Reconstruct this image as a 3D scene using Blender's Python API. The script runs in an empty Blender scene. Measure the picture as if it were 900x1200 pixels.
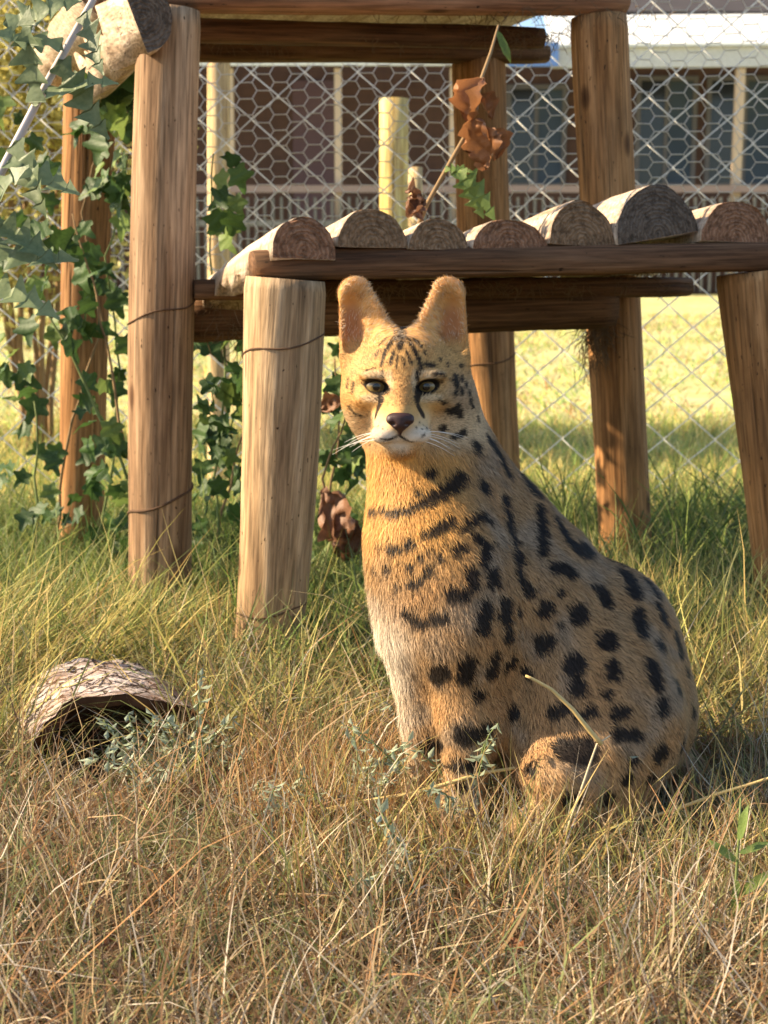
import bpy, bmesh, math, random
import numpy as np
from mathutils import Vector, Matrix, noise as mnoise
rad = math.radians
random.seed(7); rng = np.random.default_rng(7)
scene = bpy.context.scene
COL = scene.collection

# ------------------------------------------------------------------ camera, sky, sun, exposure
F = 1600.0; H = 0.65; PITCH = rad(9.4)
cam_d = bpy.data.cameras.new('camera'); cam = bpy.data.objects.new('camera', cam_d); COL.objects.link(cam)
cam_d.sensor_fit = 'VERTICAL'; cam_d.sensor_height = 36; cam_d.lens = 36 * F / 1200
cam.location = (0, 0, H); cam.rotation_euler = (rad(90) - PITCH, 0, 0)
cam_d.clip_start = .02; cam_d.clip_end = 900
cam_d.dof.use_dof = True; cam_d.dof.focus_distance = 1.6; cam_d.dof.aperture_fstop = 10
scene.camera = cam
SUN_AZ, SUN_EL = rad(-1), rad(33)          # from the left, a little towards the camera
to_sun = Vector((-math.cos(SUN_AZ) * math.cos(SUN_EL), -math.sin(SUN_AZ) * math.cos(SUN_EL), math.sin(SUN_EL)))
w = bpy.data.worlds.new('World'); scene.world = w; w.use_nodes = True
nt = w.node_tree; nt.nodes.clear()
sky = nt.nodes.new('ShaderNodeTexSky'); sky.sky_type = 'NISHITA'; sky.sun_disc = False
sky.sun_elevation = SUN_EL; sky.sun_rotation = math.atan2(to_sun.x, to_sun.y)
bg = nt.nodes.new('ShaderNodeBackground'); bg.inputs[1].default_value = .105
wo = nt.nodes.new('ShaderNodeOutputWorld')
nt.links.new(sky.outputs[0], bg.inputs[0]); nt.links.new(bg.outputs[0], wo.inputs[0])
sl = bpy.data.lights.new('sun', 'SUN'); so = bpy.data.objects.new('sun', sl); COL.objects.link(so)
sl.energy = 5.0; sl.angle = rad(.55); sl.color = (1, .80, .54)
so.rotation_euler = to_sun.to_track_quat('Z', 'Y').to_euler(); so.location = (-6, -2, 6)
vs = scene.view_settings; vs.view_transform = 'Standard'; vs.look = 'None'; vs.gamma = 1; vs.use_curve_mapping = False
vs.exposure = 1.35
try: scene.cycles.use_denoising = True; scene.cycles.max_bounces = 6; scene.cycles.transparent_max_bounces = 8
except Exception: pass

# ------------------------------------------------------------------ helpers
cp, sp = math.cos(PITCH), math.sin(PITCH)
def P(px, py, Y):                          # the point of the place at distance Y that the photograph shows at px, py
    x = (px - 450) / F; y = -(py - 600) / F
    d = Vector((x, cp + y * sp, -sp + y * cp)); t = Y / d.y
    return Vector((0, 0, H)) + d * t
def G(px, py):                             # the point of flat ground seen at px, py
    x = (px - 450) / F; y = -(py - 600) / F
    d = Vector((x, cp + y * sp, -sp + y * cp)); t = -H / d.z
    return Vector((0, 0, H)) + d * t
def sz(n, Y): return n * Y / F             # n photo pixels at distance Y in metres
def gz(X, Y):
    X = np.asarray(X, float); Y = np.asarray(Y, float)
    r = np.clip(Y - 5.0, 0, 15) * .035
    n = .012 * np.sin(X * 3.1 + 1) * np.cos(Y * 2.3) + .008 * np.sin(X * 7.3 + Y * 5.1)
    return r + n * np.clip((8 - Y) / 4, 0, 1) - .004
def lin(c):
    return tuple((v / 12.92 if v <= .04045 else ((v + .055) / 1.055) ** 2.4) for v in c)
def tag(o, label=None, cat=None, group=None, kind=None):
    if label: o['label'] = label
    if cat: o['category'] = cat
    if group: o['group'] = group
    if kind: o['kind'] = kind
    return o
def empty(name, loc=(0, 0, 0)):
    o = bpy.data.objects.new(name, None); COL.objects.link(o); o.location = loc; o.empty_display_size = .05
    return o
def link(name, me, parent=None, loc=None, rot=None):
    o = bpy.data.objects.new(name, me); COL.objects.link(o)
    if parent is not None:
        o.parent = parent; o.matrix_parent_inverse = Matrix.Translation(parent.location).inverted() if parent.parent is None else Matrix.Identity(4)
    if loc is not None: o.location = loc
    if rot is not None: o.rotation_euler = rot
    return o
class MB:
    def __init__(s): s.v = []; s.f = []; s.m = []
    def add(s, vs, fs, mi=0):
        b = len(s.v); s.v += [tuple(p) for p in vs]; s.f += [tuple(i + b for i in f) for f in fs]; s.m += [mi] * len(fs)
    def box(s, a, b, mi=0):
        x0, y0, z0 = a; x1, y1, z1 = b
        s.add([(x0,y0,z0),(x1,y0,z0),(x1,y1,z0),(x0,y1,z0),(x0,y0,z1),(x1,y0,z1),(x1,y1,z1),(x0,y1,z1)],
              [(3,2,1,0),(4,5,6,7),(0,1,5,4),(1,2,6,5),(2,3,7,6),(3,0,4,7)], mi)
    def tube(s, pts, rs, n=6, mi=0, cap=True):
        pts = [Vector(p) for p in pts]
        if not hasattr(rs, '__len__'): rs = [rs] * len(pts)
        vs, fs = [], []; up = Vector((.31, .2, .93))
        prev = None
        for i, p in enumerate(pts):
            t = (pts[min(i + 1, len(pts) - 1)] - pts[max(i - 1, 0)]).normalized()
            a = (prev - t * prev.dot(t)) if prev is not None else t.cross(up if abs(t.dot(up)) < .95 else Vector((1, 0, 0)))
            a = a.normalized(); prev = a; b = t.cross(a)
            for k in range(n):
                an = 2 * math.pi * k / n
                vs.append(p + (a * math.cos(an) + b * math.sin(an)) * rs[i])
        for i in range(len(pts) - 1):
            for k in range(n):
                fs.append((i*n+k, i*n+(k+1)%n, (i+1)*n+(k+1)%n, (i+1)*n+k))
        if cap:
            fs.append(tuple(range(n))[::-1]); fs.append(tuple((len(pts)-1)*n + k for k in range(n)))
        s.add(vs, fs, mi)
    def mesh(s, name, mats, smooth=True):
        me = bpy.data.meshes.new(name); me.from_pydata(s.v, [], s.f)
        for m in (mats if isinstance(mats, (list, tuple)) else [mats]): me.materials.append(m)
        me.polygons.foreach_set('material_index', s.m)
        if smooth: me.polygons.foreach_set('use_smooth', [True] * len(s.f))
        me.update(); return me
    def build(s, name, mats, parent=None, loc=None, rot=None, smooth=True):
        return link(name, s.mesh(name, mats, smooth), parent, loc, rot)
def np_mesh(name, V, loops, counts, mat, col=None, smooth=False):
    """fast mesh from numpy: V (n,3), flat loop vertex indices, vertices per face, vertex colours"""
    me = bpy.data.meshes.new(name)
    me.vertices.add(len(V)); me.vertices.foreach_set('co', np.ascontiguousarray(V, np.float32).ravel())
    me.loops.add(len(loops)); me.loops.foreach_set('vertex_index', np.ascontiguousarray(loops, np.int32))
    me.polygons.add(len(counts))
    st = np.zeros(len(counts), np.int32); st[1:] = np.cumsum(counts)[:-1]
    me.polygons.foreach_set('loop_start', st)
    if smooth: me.polygons.foreach_set('use_smooth', np.ones(len(counts), bool))
    if col is not None:
        a = me.attributes.new('Col', 'FLOAT_COLOR', 'POINT')
        c = np.ones((len(V), 4), np.float32); c[:, :3] = col; a.data.foreach_set('color', c.ravel())
    me.materials.append(mat); me.update(calc_edges=True); me.validate(); return me

# ------------------------------------------------------------------ materials
def new_mat(name, rough=.8, spec=.2):
    m = bpy.data.materials.new(name); m.use_nodes = True; n = m.node_tree
    b = n.nodes['Principled BSDF']; b.inputs['Roughness'].default_value = rough
    b.inputs['Specular IOR Level'].default_value = spec
    return m, n, b
def N(n, t, **kw):
    o = n.nodes.new(t)
    for k, v in kw.items(): setattr(o, k, v)
    return o
def ramp(n, fac, stops, interp='LINEAR'):
    r = N(n, 'ShaderNodeValToRGB'); r.color_ramp.interpolation = interp
    e = r.color_ramp.elements
    while len(e) < len(stops): e.new(.5)
    for el, (p, c) in zip(e, stops): el.position = p; el.color = (*c, 1) if len(c) == 3 else c
    n.links.new(fac, r.inputs[0]); return r.outputs[0]
def mixc(n, fac, a, b, mode='MIX'):
    m = N(n, 'ShaderNodeMix', data_type='RGBA', blend_type=mode)
    for s, v in ((m.inputs[0], fac), (m.inputs[6], a), (m.inputs[7], b)):
        if isinstance(v, (int, float)): s.default_value = v
        elif isinstance(v, tuple): s.default_value = (*v, 1)
        else: n.links.new(v, s)
    return m.outputs[2]
def coords(n, scale=(1, 1, 1), rand=True):
    tc = N(n, 'ShaderNodeTexCoord'); mp = N(n, 'ShaderNodeMapping'); mp.inputs['Scale'].default_value = scale
    src = tc.outputs['Object']
    if rand:
        oi = N(n, 'ShaderNodeObjectInfo'); ma = N(n, 'ShaderNodeVectorMath', operation='MULTIPLY_ADD')
        n.links.new(oi.outputs['Random'], ma.inputs[0]); ma.inputs[1].default_value = (37, 53, 71)
        n.links.new(src, ma.inputs[2]); src = ma.outputs[0]
    n.links.new(src, mp.inputs[0]); return mp.outputs[0]
def noise(n, v, scale, detail=4, rough=.55, dist=0):
    t = N(n, 'ShaderNodeTexNoise'); t.inputs['Scale'].default_value = scale; t.inputs['Detail'].default_value = detail
    t.inputs['Roughness'].default_value = rough; t.inputs['Distortion'].default_value = dist
    n.links.new(v, t.inputs['Vector']); return t.outputs['Fac']
def bump(n, b, h, strength, dist=.01):
    u = N(n, 'ShaderNodeBump'); u.inputs['Strength'].default_value = strength; u.inputs['Distance'].default_value = dist
    n.links.new(h, u.inputs['Height']); n.links.new(u.outputs[0], b.inputs['Normal'])

def wood_mat(name, dark, mid, light, grain=(26, 26, 1.6), crack=.5, knots=True, bumpd=.006, stain=(.12, .07, .035)):
    m, n, b = new_mat(name, .82, .15)
    v = coords(n, grain); f = noise(n, v, 1.0, 6, .62, .4)
    c = ramp(n, f, [(.32, dark), (.5, mid), (.68, light)])
    v2 = coords(n, (5, 5, 3)); f2 = noise(n, v2, 1.3, 4, .6)           # patches of weathering
    c = mixc(n, ramp(n, f2, [(.48, (0, 0, 0)), (.75, (.6, .6, .6))]), c, stain)
    v3 = coords(n, (60, 60, 1.1)); f3 = noise(n, v3, 1.0, 2, .4, .3)    # drying cracks along the grain
    ck = ramp(n, f3, [(.30, (1, 1, 1)), (.345, (0, 0, 0))])
    c = mixc(n, mixc(n, crack, (0, 0, 0), ck), c, (.03, .018, .01))
    h = f
    if knots:
        vo = N(n, 'ShaderNodeTexVoronoi'); vo.inputs['Scale'].default_value = 1.0; vo.inputs['Randomness'].default_value = 1
        n.links.new(coords(n, (9, 9, 4.2)), vo.inputs['Vector'])
        k = ramp(n, vo.outputs['Distance'], [(.0, (1, 1, 1)), (.07, (.75, .75, .75)), (.13, (0, 0, 0))])
        c = mixc(n, k, c, (.07, .03, .012))
    v4 = coords(n, (190, 190, 7)); f4 = ramp(n, noise(n, v4, 1.0, 3, .6), [(.36, (.12, .12, .12)), (.5, (.5, .5, .5)), (.64, (.86, .86, .86))])
    sp_ = ramp(n, noise(n, coords(n, (150, 150, 60)), 1.0, 2), [(.27, (1, 1, 1)), (.31, (0, 0, 0))])
    c = mixc(n, sp_, c, (.05, .028, .015))
    c = mixc(n, .5, c, mixc(n, f4, (.0, .0, .0), (1, 1, 1)), 'OVERLAY')
    n.links.new(c, b.inputs['Base Color'])
    mx = N(n, 'ShaderNodeMath', operation='SUBTRACT'); n.links.new(h, mx.inputs[0]); n.links.new(ck, mx.inputs[1])
    bump(n, b, mx.outputs[0], .7, bumpd); return m

M = {}
M['post'] = wood_mat('post wood', (.19, .11, .055), (.36, .235, .125), (.50, .355, .215), stain=(.17, .105, .06))
M['post_brown'] = wood_mat('brown post wood', (.13, .07, .036), (.27, .165, .09), (.40, .27, .165), stain=(.14, .08, .045))
M['post_red'] = wood_mat('red post wood', (.17, .075, .025), (.31, .15, .055), (.42, .23, .10))
M['post_pale'] = wood_mat('pale post wood', (.34, .23, .11), (.52, .38, .2), (.66, .52, .31), knots=False, stain=(.4, .3, .17))
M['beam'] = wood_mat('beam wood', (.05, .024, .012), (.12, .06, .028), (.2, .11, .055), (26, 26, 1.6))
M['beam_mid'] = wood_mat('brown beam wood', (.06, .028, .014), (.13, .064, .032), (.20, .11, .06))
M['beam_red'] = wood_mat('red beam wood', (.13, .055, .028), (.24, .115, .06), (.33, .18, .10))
M['log_side'] = wood_mat('log side', (.32, .22, .14), (.50, .38, .27), (.64, .52, .40), (3, 40, 40), .35, False, .004, (.42, .33, .25))
def end_mat(name, a, bcol):
    m, n, b = new_mat(name, .9, .1)
    v = coords(n, (1, 1, 1), False)
    wv = N(n, 'ShaderNodeTexWave', wave_type='RINGS', rings_direction='X'); wv.inputs['Scale'].default_value = 42
    wv.inputs['Distortion'].default_value = 6; wv.inputs['Detail'].default_value = 3; wv.inputs['Detail Scale'].default_value = 2.5
    n.links.new(v, wv.inputs['Vector'])
    f = noise(n, coords(n, (90, 90, 90)), 1.0, 5, .7)
    c = mixc(n, mixc(n, noise(n, coords(n, (1,1,1)), 45, 4, .7), (0,0,0), wv.outputs['Color']), a, bcol)
    c = mixc(n, ramp(n, f, [(.38, (.75, .75, .75)), (.55, (0, 0, 0))]), c, (a[0] * .35, a[1] * .35, a[2] * .35))
    n.links.new(c, b.inputs['Base Color'])
    ad = N(n, 'ShaderNodeMath', operation='ADD'); n.links.new(wv.outputs['Fac'], ad.inputs[0]); n.links.new(f, ad.inputs[1])
    bump(n, b, ad.outputs[0], .7, .004); return m
M['end_red'] = end_mat('red end grain', (.27, .13, .07), (.46, .26, .155))
M['end_grey'] = end_mat('grey end grain', (.13, .095, .07), (.22, .17, .13))
M['end_tan'] = end_mat('tan end grain', (.24, .14, .075), (.40, .26, .155))
def flat(name, c, rough=.7, spec=.2, var=.25, sc=30, metal=0):
    m, n, b = new_mat(name, rough, spec); b.inputs['Metallic'].default_value = metal
    f = noise(n, coords(n, (1, 1, 1)), sc, 4)
    n.links.new(mixc(n, f, tuple(x * (1 - var) for x in c), tuple(min(1, x * (1 + var)) for x in c)), b.inputs['Base Color'])
    bump(n, b, f, .2, .003); return m
M['wire'] = flat('galvanised wire', (.74, .72, .67), .5, .5, .15, 60, .1)
M['hexwire'] = flat('netting wire', (.60, .56, .50), .5, .4, .2, 60, .2)
M['rust'] = flat('rusty wire', (.10, .055, .03), .8, .2)
M['stem_brown'] = flat('dry stem', (.26, .17, .085), .8)
M['stem_green'] = flat('green stem', (.16, .20, .07), .7)
M['stem_pale'] = flat('pale lilac stem', (.52, .47, .46), .6)
M['straw'] = flat('straw', (.58, .42, .17), .6, .3)
M['straw_pale'] = flat('pale straw', (.50, .41, .27), .6, .3)
def leaf_mat(name, a, bc, trans=.35, vein=None, sc=14):
    m, n, b = new_mat(name, .5, .35)
    f = noise(n, coords(n, (1, 1, 1)), sc, 4)
    oi = N(n, 'ShaderNodeObjectInfo')
    c = mixc(n, ramp(n, f, [(.35, (0, 0, 0)), (.65, (1, 1, 1))]), a, bc)
    c2 = mixc(n, oi.outputs['Random'], tuple(x * .65 for x in a), tuple(min(1, x * 1.25) for x in bc))
    c = mixc(n, .5, c, c2)
    n.links.new(c, b.inputs['Base Color'])
    tr = N(n, 'ShaderNodeBsdfTranslucent'); n.links.new(c, tr.inputs[0])
    mx = N(n, 'ShaderNodeMixShader'); mx.inputs[0].default_value = trans
    n.links.new(b.outputs[0], mx.inputs[1]); n.links.new(tr.outputs[0], mx.inputs[2])
    n.links.new(mx.outputs[0], n.nodes['Material Output'].inputs[0])
    bump(n, b, f, .25, .004); return m
M['ivy'] = leaf_mat('dark climbing leaf', (.035, .075, .018), (.075, .14, .035))
M['ivy_pale'] = leaf_mat('fresh climbing leaf', (.12, .19, .045), (.2, .27, .07))
M['thistle'] = leaf_mat('grey green leaf', (.11, .16, .075), (.22, .27, .14))
M['dryleaf'] = leaf_mat('dry orange leaf', (.20, .075, .028), (.36, .165, .065), .3, sc=60)
M['brownleaf'] = leaf_mat('dry brown leaf', (.14, .065, .035), (.26, .13, .07), .25, sc=40)
M['sage'] = leaf_mat('sage weed leaf', (.30, .37, .24), (.46, .52, .37), .25)
M['bush'] = leaf_mat('yellow bush leaf', (.40, .36, .10), (.60, .54, .20), .45)
def vcol_mat(name, trans=.3, rough=.6, spec=.25):
    m, n, b = new_mat(name, rough, spec)
    a = N(n, 'ShaderNodeAttribute', attribute_name='Col')
    n.links.new(a.outputs['Color'], b.inputs['Base Color'])
    if trans > 0:
        tr = N(n, 'ShaderNodeBsdfTranslucent'); n.links.new(a.outputs['Color'], tr.inputs[0])
        mx = N(n, 'ShaderNodeMixShader'); mx.inputs[0].default_value = trans
        n.links.new(b.outputs[0], mx.inputs[1]); n.links.new(tr.outputs[0], mx.inputs[2])
        n.links.new(mx.outputs[0], n.nodes['Material Output'].inputs[0])
    return m
M['grass'] = vcol_mat('grass blade', .35)
M['fur'] = vcol_mat('fur strand', .2, .55, .2)

# ground: litter and soil near, dry meadow beyond
m, n, b = new_mat('ground', .95, .05)
v = coords(n, (1, 1, 1), False)
f1 = noise(n, v, 55, 6, .7); f2 = noise(n, v, 1.1, 4, .6); f3 = noise(n, v, 9, 5, .65)
c = ramp(n, f1, [(.3, (.045, .028, .015)), (.5, (.11, .075, .04)), (.7, (.24, .17, .09))])
fld = ramp(n, f3, [(.3, (.42, .42, .16)), (.5, (.58, .54, .25)), (.72, (.70, .62, .36))])
fld = mixc(n, ramp(n, f2, [(.42, (0, 0, 0)), (.62, (.5, .5, .5))]), fld, (.38, .44, .16))
sx = N(n, 'ShaderNodeSeparateXYZ'); n.links.new(v, sx.inputs[0])
mr = N(n, 'ShaderNodeMapRange'); mr.inputs['From Min'].default_value = 2.6; mr.inputs['From Max'].default_value = 4.2
n.links.new(sx.outputs['Y'], mr.inputs['Value'])
n.links.new(mixc(n, mr.outputs[0], c, fld), b.inputs['Base Color']); bump(n, b, f1, .8, .02)
M['ground'] = m

# ------------------------------------------------------------------ ground
def make_ground():
    xs = np.concatenate([[-400, -120, -40, -16], np.linspace(-8, 8, 120), [16, 40, 120, 400]])
    ys = np.concatenate([[-60, -20, -6], np.linspace(-2, 9, 120), np.linspace(9.6, 26, 24), [40, 90, 200, 500]])
    X, Y = np.meshgrid(xs, ys, indexing='ij'); Z = gz(X, Y)
    V = np.stack([X, Y, Z], -1).reshape(-1, 3); ny = len(ys)
    i, j = np.meshgrid(np.arange(len(xs) - 1), np.arange(ny - 1), indexing='ij'); a = (i * ny + j).ravel()
    q = np.stack([a, a + ny, a + ny + 1, a + 1], 1)
    o = link('ground', np_mesh('ground', V, q.ravel(), np.full(len(q), 4, np.int32), M['ground'], smooth=True))
    tag(o, 'dry litter ground running into a bright sunlit meadow', 'ground', kind='structure')
make_ground()


# ------------------------------------------------------------------ building across the meadow
def building():
    BY = 20.0; zg = float(gz(0, BY)); base = Vector((2.2, BY, zg)); r = empty('house', base)
    tag(r, 'brown timber house with white eave and railing behind the wire fence', 'house')
    wallm, n, b = new_mat('brown boards', .8, .15)
    v = coords(n, (1, 1, 1), False); f = noise(n, coords(n, (6, 1, .6), False), 1.5, 5)
    br = N(n, 'ShaderNodeTexBrick'); br.inputs['Scale'].default_value = 2.2; br.inputs['Mortar Size'].default_value = .012
    br.inputs['Color1'].default_value = (.105, .055, .04, 1); br.inputs['Color2'].default_value = (.075, .04, .032, 1); br.inputs['Mortar'].default_value = (.05, .035, .03, 1)
    mp = N(n, 'ShaderNodeMapping'); mp.inputs['Rotation'].default_value = (rad(90), 0, 0); n.links.new(v, mp.inputs[0]); n.links.new(mp.outputs[0], br.inputs['Vector'])
    n.links.new(mixc(n, .5, br.outputs['Color'], mixc(n, f, (.06, .035, .03), (.15, .085, .06))), b.inputs['Base Color'])
    white = flat('white painted eave', (.78, .78, .74), .5, .3, .06, 3)
    dark = flat('dark window glass', (.02, .022, .026), .15, .5, .3, 2)
    grey = flat('grey painted rail', (.34, .33, .32), .7, .2, .1, 3)
    pale = flat('pale verandah post', (.55, .42, .30), .7, .2, .15, 4)
    blue = flat('blue panel', (.16, .28, .62), .5, .3, .15, 2)
    curtain = flat('slate blue curtain', (.06, .08, .11), .8, .1, .4, 1.2)
    roofm = flat('dark roof sheet', (.07, .06, .055), .6, .3, .3, 3)
    def X(px, Y): return P(px, 300, Y).x
    def Z(py, Y): return P(450, py, Y).z
    WY = BY + 1.6
    mb = MB(); mb.box((-9, WY, zg - .4), (11, WY + 5, Z(40, WY))); mb.build('wall', wallm, r, smooth=False)
    # windows with frames
    for (x0, x1, y0, y1) in ((745, 805, 95, 215), (826, 905, 95, 215), (930, 1010, 95, 215), (596, 655, 105, 215), (-150, -70, 110, 215)):
        a = (X(x0, WY), WY - .03, Z(y1, WY)); c = (X(x1, WY), WY - .003, Z(y0, WY))
        fr = MB(); t = .07
        fr.box((a[0] - t, WY - .06, a[2] - t), (a[0], WY - .002, c[2] + t)); fr.box((c[0], WY - .06, a[2] - t), (c[0] + t, WY - .002, c[2] + t))
        fr.box((a[0], WY - .06, a[2] - t), (c[0], WY - .002, a[2])); fr.box((a[0], WY - .06, c[2]), (c[0], WY - .002, c[2] + t))
        mid = (a[0] + c[0]) / 2; fr.box((mid - .03, WY - .055, a[2]), (mid + .03, WY - .004, c[2]))
        fo = fr.build('window', flat('window frame', (.13, .12, .12)), r, smooth=False)
        g = MB(); g.box((a[0], WY - .035, a[2]), (mid - .03, WY - .008, c[2])); g.build('pane', dark, fo, smooth=False)
        g = MB(); g.box((mid + .03, WY - .035, a[2]), (c[0], WY - .008, c[2])); g.build('pane', curtain, fo, smooth=False)
    dr = MB(); dr.box((X(345, WY), WY - .06, zg), (X(395, WY), WY - .003, Z(95, WY))); dr.build('door', flat('purple brown door', (.12, .07, .075)), r, smooth=False)
    # verandah roof with white fascia, roof slope above
    rf = MB(); e0 = BY - .1
    zl, zr = Z(80, BY), Z(50, BY)
    def slab(x0, x1, z0, z1, th, ya, yb, m_, name, dz=0):
        s_ = MB(); s_.add([(x0, ya, z0), (x1, ya, z1), (x1, yb, z1 + dz), (x0, yb, z0 + dz), (x0, ya, z0 + th), (x1, ya, z1 + th), (x1, yb, z1 + th + dz), (x0, yb, z0 + th + dz)],
            [(3,2,1,0),(4,5,6,7),(0,1,5,4),(1,2,6,5),(2,3,7,6),(3,0,4,7)]); return s_.build(name, m_, r, smooth=False)
    xl, xm, xr = X(-500, BY), X(640, BY), X(1250, BY)
    slab(xl, xm, Z(78, BY), Z(78, BY), .12, e0, e0 + .04, white, 'fascia')
    slab(xm + .01, xr, Z(57, BY), Z(52, BY), .04, e0, e0 + .94, white, 'verandah_roof', .56)
    slab(xm + .01, xr, Z(80, BY), Z(76, BY), .27, e0 + .06, e0 + .12, flat('grey gutter board', (.55, .55, .55)), 'gutter_board')
    slab(xl, xm - .02, Z(78, BY) + .125, Z(78, BY) + .125, .04, e0 + .02, e0 + .6, white, 'verandah_roof', .36)
    slab(xl, xr, 4.62, 4.62, .05, BY + 1.2, BY + 5, roofm, 'main_roof', 2.2)
    mbp = MB(); mbp.box((X(592, BY - .2), BY - .2, Z(80, BY)), (X(648, BY), BY - .14, Z(52, BY))); mbp.build('blue_panel', blue, r, smooth=False)
    for px, wd in ((272, .11), (397, .10), (110, .11), (40, .1), (530, .1), (860, .12), (700, .12)):
        x = X(px, BY); pb = MB(); pb.box((x - wd / 2, BY, zg - .1), (x + wd / 2, BY + wd, Z(80, BY))); pb.build('verandah_post', pale, r, smooth=False)
    # railing in front of the verandah
    for py, t in ((222, .05), (262, .04)):
        rb = MB(); rb.box((xl, BY - .12, Z(py, BY) - t), (xr, BY - .07, Z(py, BY) + t)); rb.build('rail', flat('pinkish rail', (.30, .22, .2)) if py == 222 else grey, r, smooth=False)
    pk = MB()
    x = xl
    while x < xr:
        pk.box((x, BY - .17, zg + .05), (x + .035, BY - .13, Z(232, BY))); x += .12
    tag(pk.build('pickets', flat('weathered picket', (.17, .165, .155)), r, smooth=False), kind='stuff')
building()

# ------------------------------------------------------------------ wire fence
def fence():
    Y = 4.0; r = empty('wire_fence', (0, Y, 0)); tag(r, 'diamond mesh wire fence with hexagonal netting along its upper half', 'fence')
    a, bz = sz(30, Y), sz(26, Y); n = 34
    x0 = -2.55; rr = .0030
    for i in range(68):
        pts = []
        for k in range(n):
            x = x0 + (i if (k + i) % 2 == 0 else i + 1) * a
            side = .003 * (1 if (k + i) % 2 == 0 else -1)
            x += .004 * mnoise.noise((i * 1.7, k * .9, 3)); z = .01 + k * bz + .004 * mnoise.noise((i * .3, k * .5, 9))
            pts.append((x, Y + side + .02 * mnoise.noise((x * .8, z * .8, 0)), z))
        mb = MB(); mb.tube(pts, rr, 4, cap=False); mb.build('wire', M['wire'], r)
    # hexagonal netting tied to the front
    mb = MB(); cw, rh = sz(19.5, Y), sz(17.5, Y); Yh = Y - .022
    zb = P(0, 318, Yh).z
    def wp(x, z): return Vector((x + .010 * mnoise.noise((x * 3, z * 3, 1)), Yh + .025 * mnoise.noise((x * .8, z * .8, 0)) , z + .010 * mnoise.noise((x * 3, z * 3, 7))))
    for c in range(-62, 63):
        for q in range(0, 30):
            x = c * cw; z = zb + (q + (.5 if c % 2 else 0)) * rh
            e = cw * .36
            A = (x - e, z); B = (x + e, z); C = (x + cw - e, z + rh / 2); D = (x + cw - e, z - rh / 2)
            mb.tube([wp(*A), wp(*B)], .0018, 3, cap=False)
            mb.tube([wp(*B), wp(*C)], .0015, 3, cap=False)
            if q or c % 2: mb.tube([wp(*B), wp(*D)], .0015, 3, cap=False)
    tag(mb.build('hexagonal_netting', M['hexwire'], r), kind='stuff')
    # tall pale fence post, its foot in the grass
    pmb = MB(); b0 = P(262, 560, 4.13)
    pts = [(P(252, 420, 4.13).x + .004 * k, 4.13, -.1 + .2 * k) for k in range(14)]
    pmb.tube(pts, [sz(13, 4.13)] * 14, 12); pmb.build('post', M['post_pale'], r)
fence()
def stake(px0, px1, pytop, Y, label):
    x0, x1 = P(px0, 300, Y).x, P(px1, 300, Y).x; zt = P(450, pytop, Y).z; r = (x1 - x0) / 2; cx = (x0 + x1) / 2
    mb = MB()
    pts = [(cx, Y, -.1 + (zt + .1) * k / 8) for k in range(9)]; mb.tube(pts, r, 10)
    o = mb.build('wooden_stake', wood_mat('yellow timber', (.42, .29, .09), (.60, .45, .17), (.72, .58, .28), stain=(.5, .4, .2)) if px0 < 470 else M['post_pale'])
    tag(o, label, 'stake')
stake(444, 479, 116, 4.7, 'thick yellow wooden stake behind the fence, taller of two')
stake(478, 495, 196, 4.85, 'thin pale wooden stake behind the fence, shorter of two')

# ------------------------------------------------------------------ climbing platform
U = Vector((.933, .36, 0)).normalized(); VV = Vector((-U.y, U.x, 0))
plat = empty('climbing_platform', (P(186, 735, 2.57).x, 2.57, 0))
tag(plat, 'two-tier climbing platform of round posts, beams and half-log decks', 'platform')
def post(p0, p1, r0, r1, mat, seed, bend=.008):
    p0, p1 = Vector(p0), Vector(p1); ax = (p1 - p0); L = ax.length; n, m_ = 28, 40
    mb = MB(); vs, fs = [], []
    for i in range(m_ + 1):
        t = i / m_; z = L * t; r = r0 + (r1 - r0) * t
        ox = bend * math.sin(t * 4 + seed); oy = bend * math.cos(t * 3.1 + seed * 2)
        for k in range(n):
            an = 2 * math.pi * k / n
            d = mnoise.noise((math.cos(an) * 1.2 + seed * 7, math.sin(an) * 1.2, z * 2.2)) * .06
            d += mnoise.noise((math.cos(an) * 5 + seed * 3, math.sin(an) * 5, z * 2)) * .025
            if i == m_: d -= .04
            vs.append((ox + r * (1 + d) * math.cos(an), oy + r * (1 + d) * math.sin(an), z))
    for i in range(m_):
        for k in range(n): fs.append((i*n+k, i*n+(k+1)%n, (i+1)*n+(k+1)%n, (i+1)*n+k))
    fs.append(tuple(m_*n + k for k in range(n))); fs.append(tuple(range(n))[::-1])
    mb.add(vs, fs); o = mb.build('post', mat, plat)
    o.location = p0; o.rotation_mode = 'QUATERNION'; o.rotation_quaternion = ax.to_track_quat('Z', 'Y')
    return o
def vpost(fx, fy, tx, ty, Y, r0, r1, mat, seed, dYt=0.0):
    f = P(fx, fy, Y); t = P(tx, ty, Y + dYt); d = (t - f).normalized()
    f = f - d * ((f.z + .08) / d.z)
    return post(f, t, sz(r0, Y), sz(r1, Y), mat, seed), f, t
FL, FLf, FLt = vpost(308, 790, 338, 327, 2.24, 41, 47, M['post'], 1)
TL, TLf, TLt = vpost(185, 735, 203, 12, 2.57, 39, 35, M['post_brown'], 2)
RR, RRf, RRt = vpost(731, 690, 706, 20, 2.95, 31, 32, M['post_red'], 3)
RM, RMf, RMt = vpost(587, 620, 560, 70, 3.5, 29, 31, M['post_red'], 4)
LB, LBf, LBt = vpost(92, 655, 110, 72, 3.23, 26, 29, M['post_red'], 5)
RL, RLf, RLt = vpost(921, 740, 884, 318, 2.54, 38, 40, M['post_red'], 6)

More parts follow.
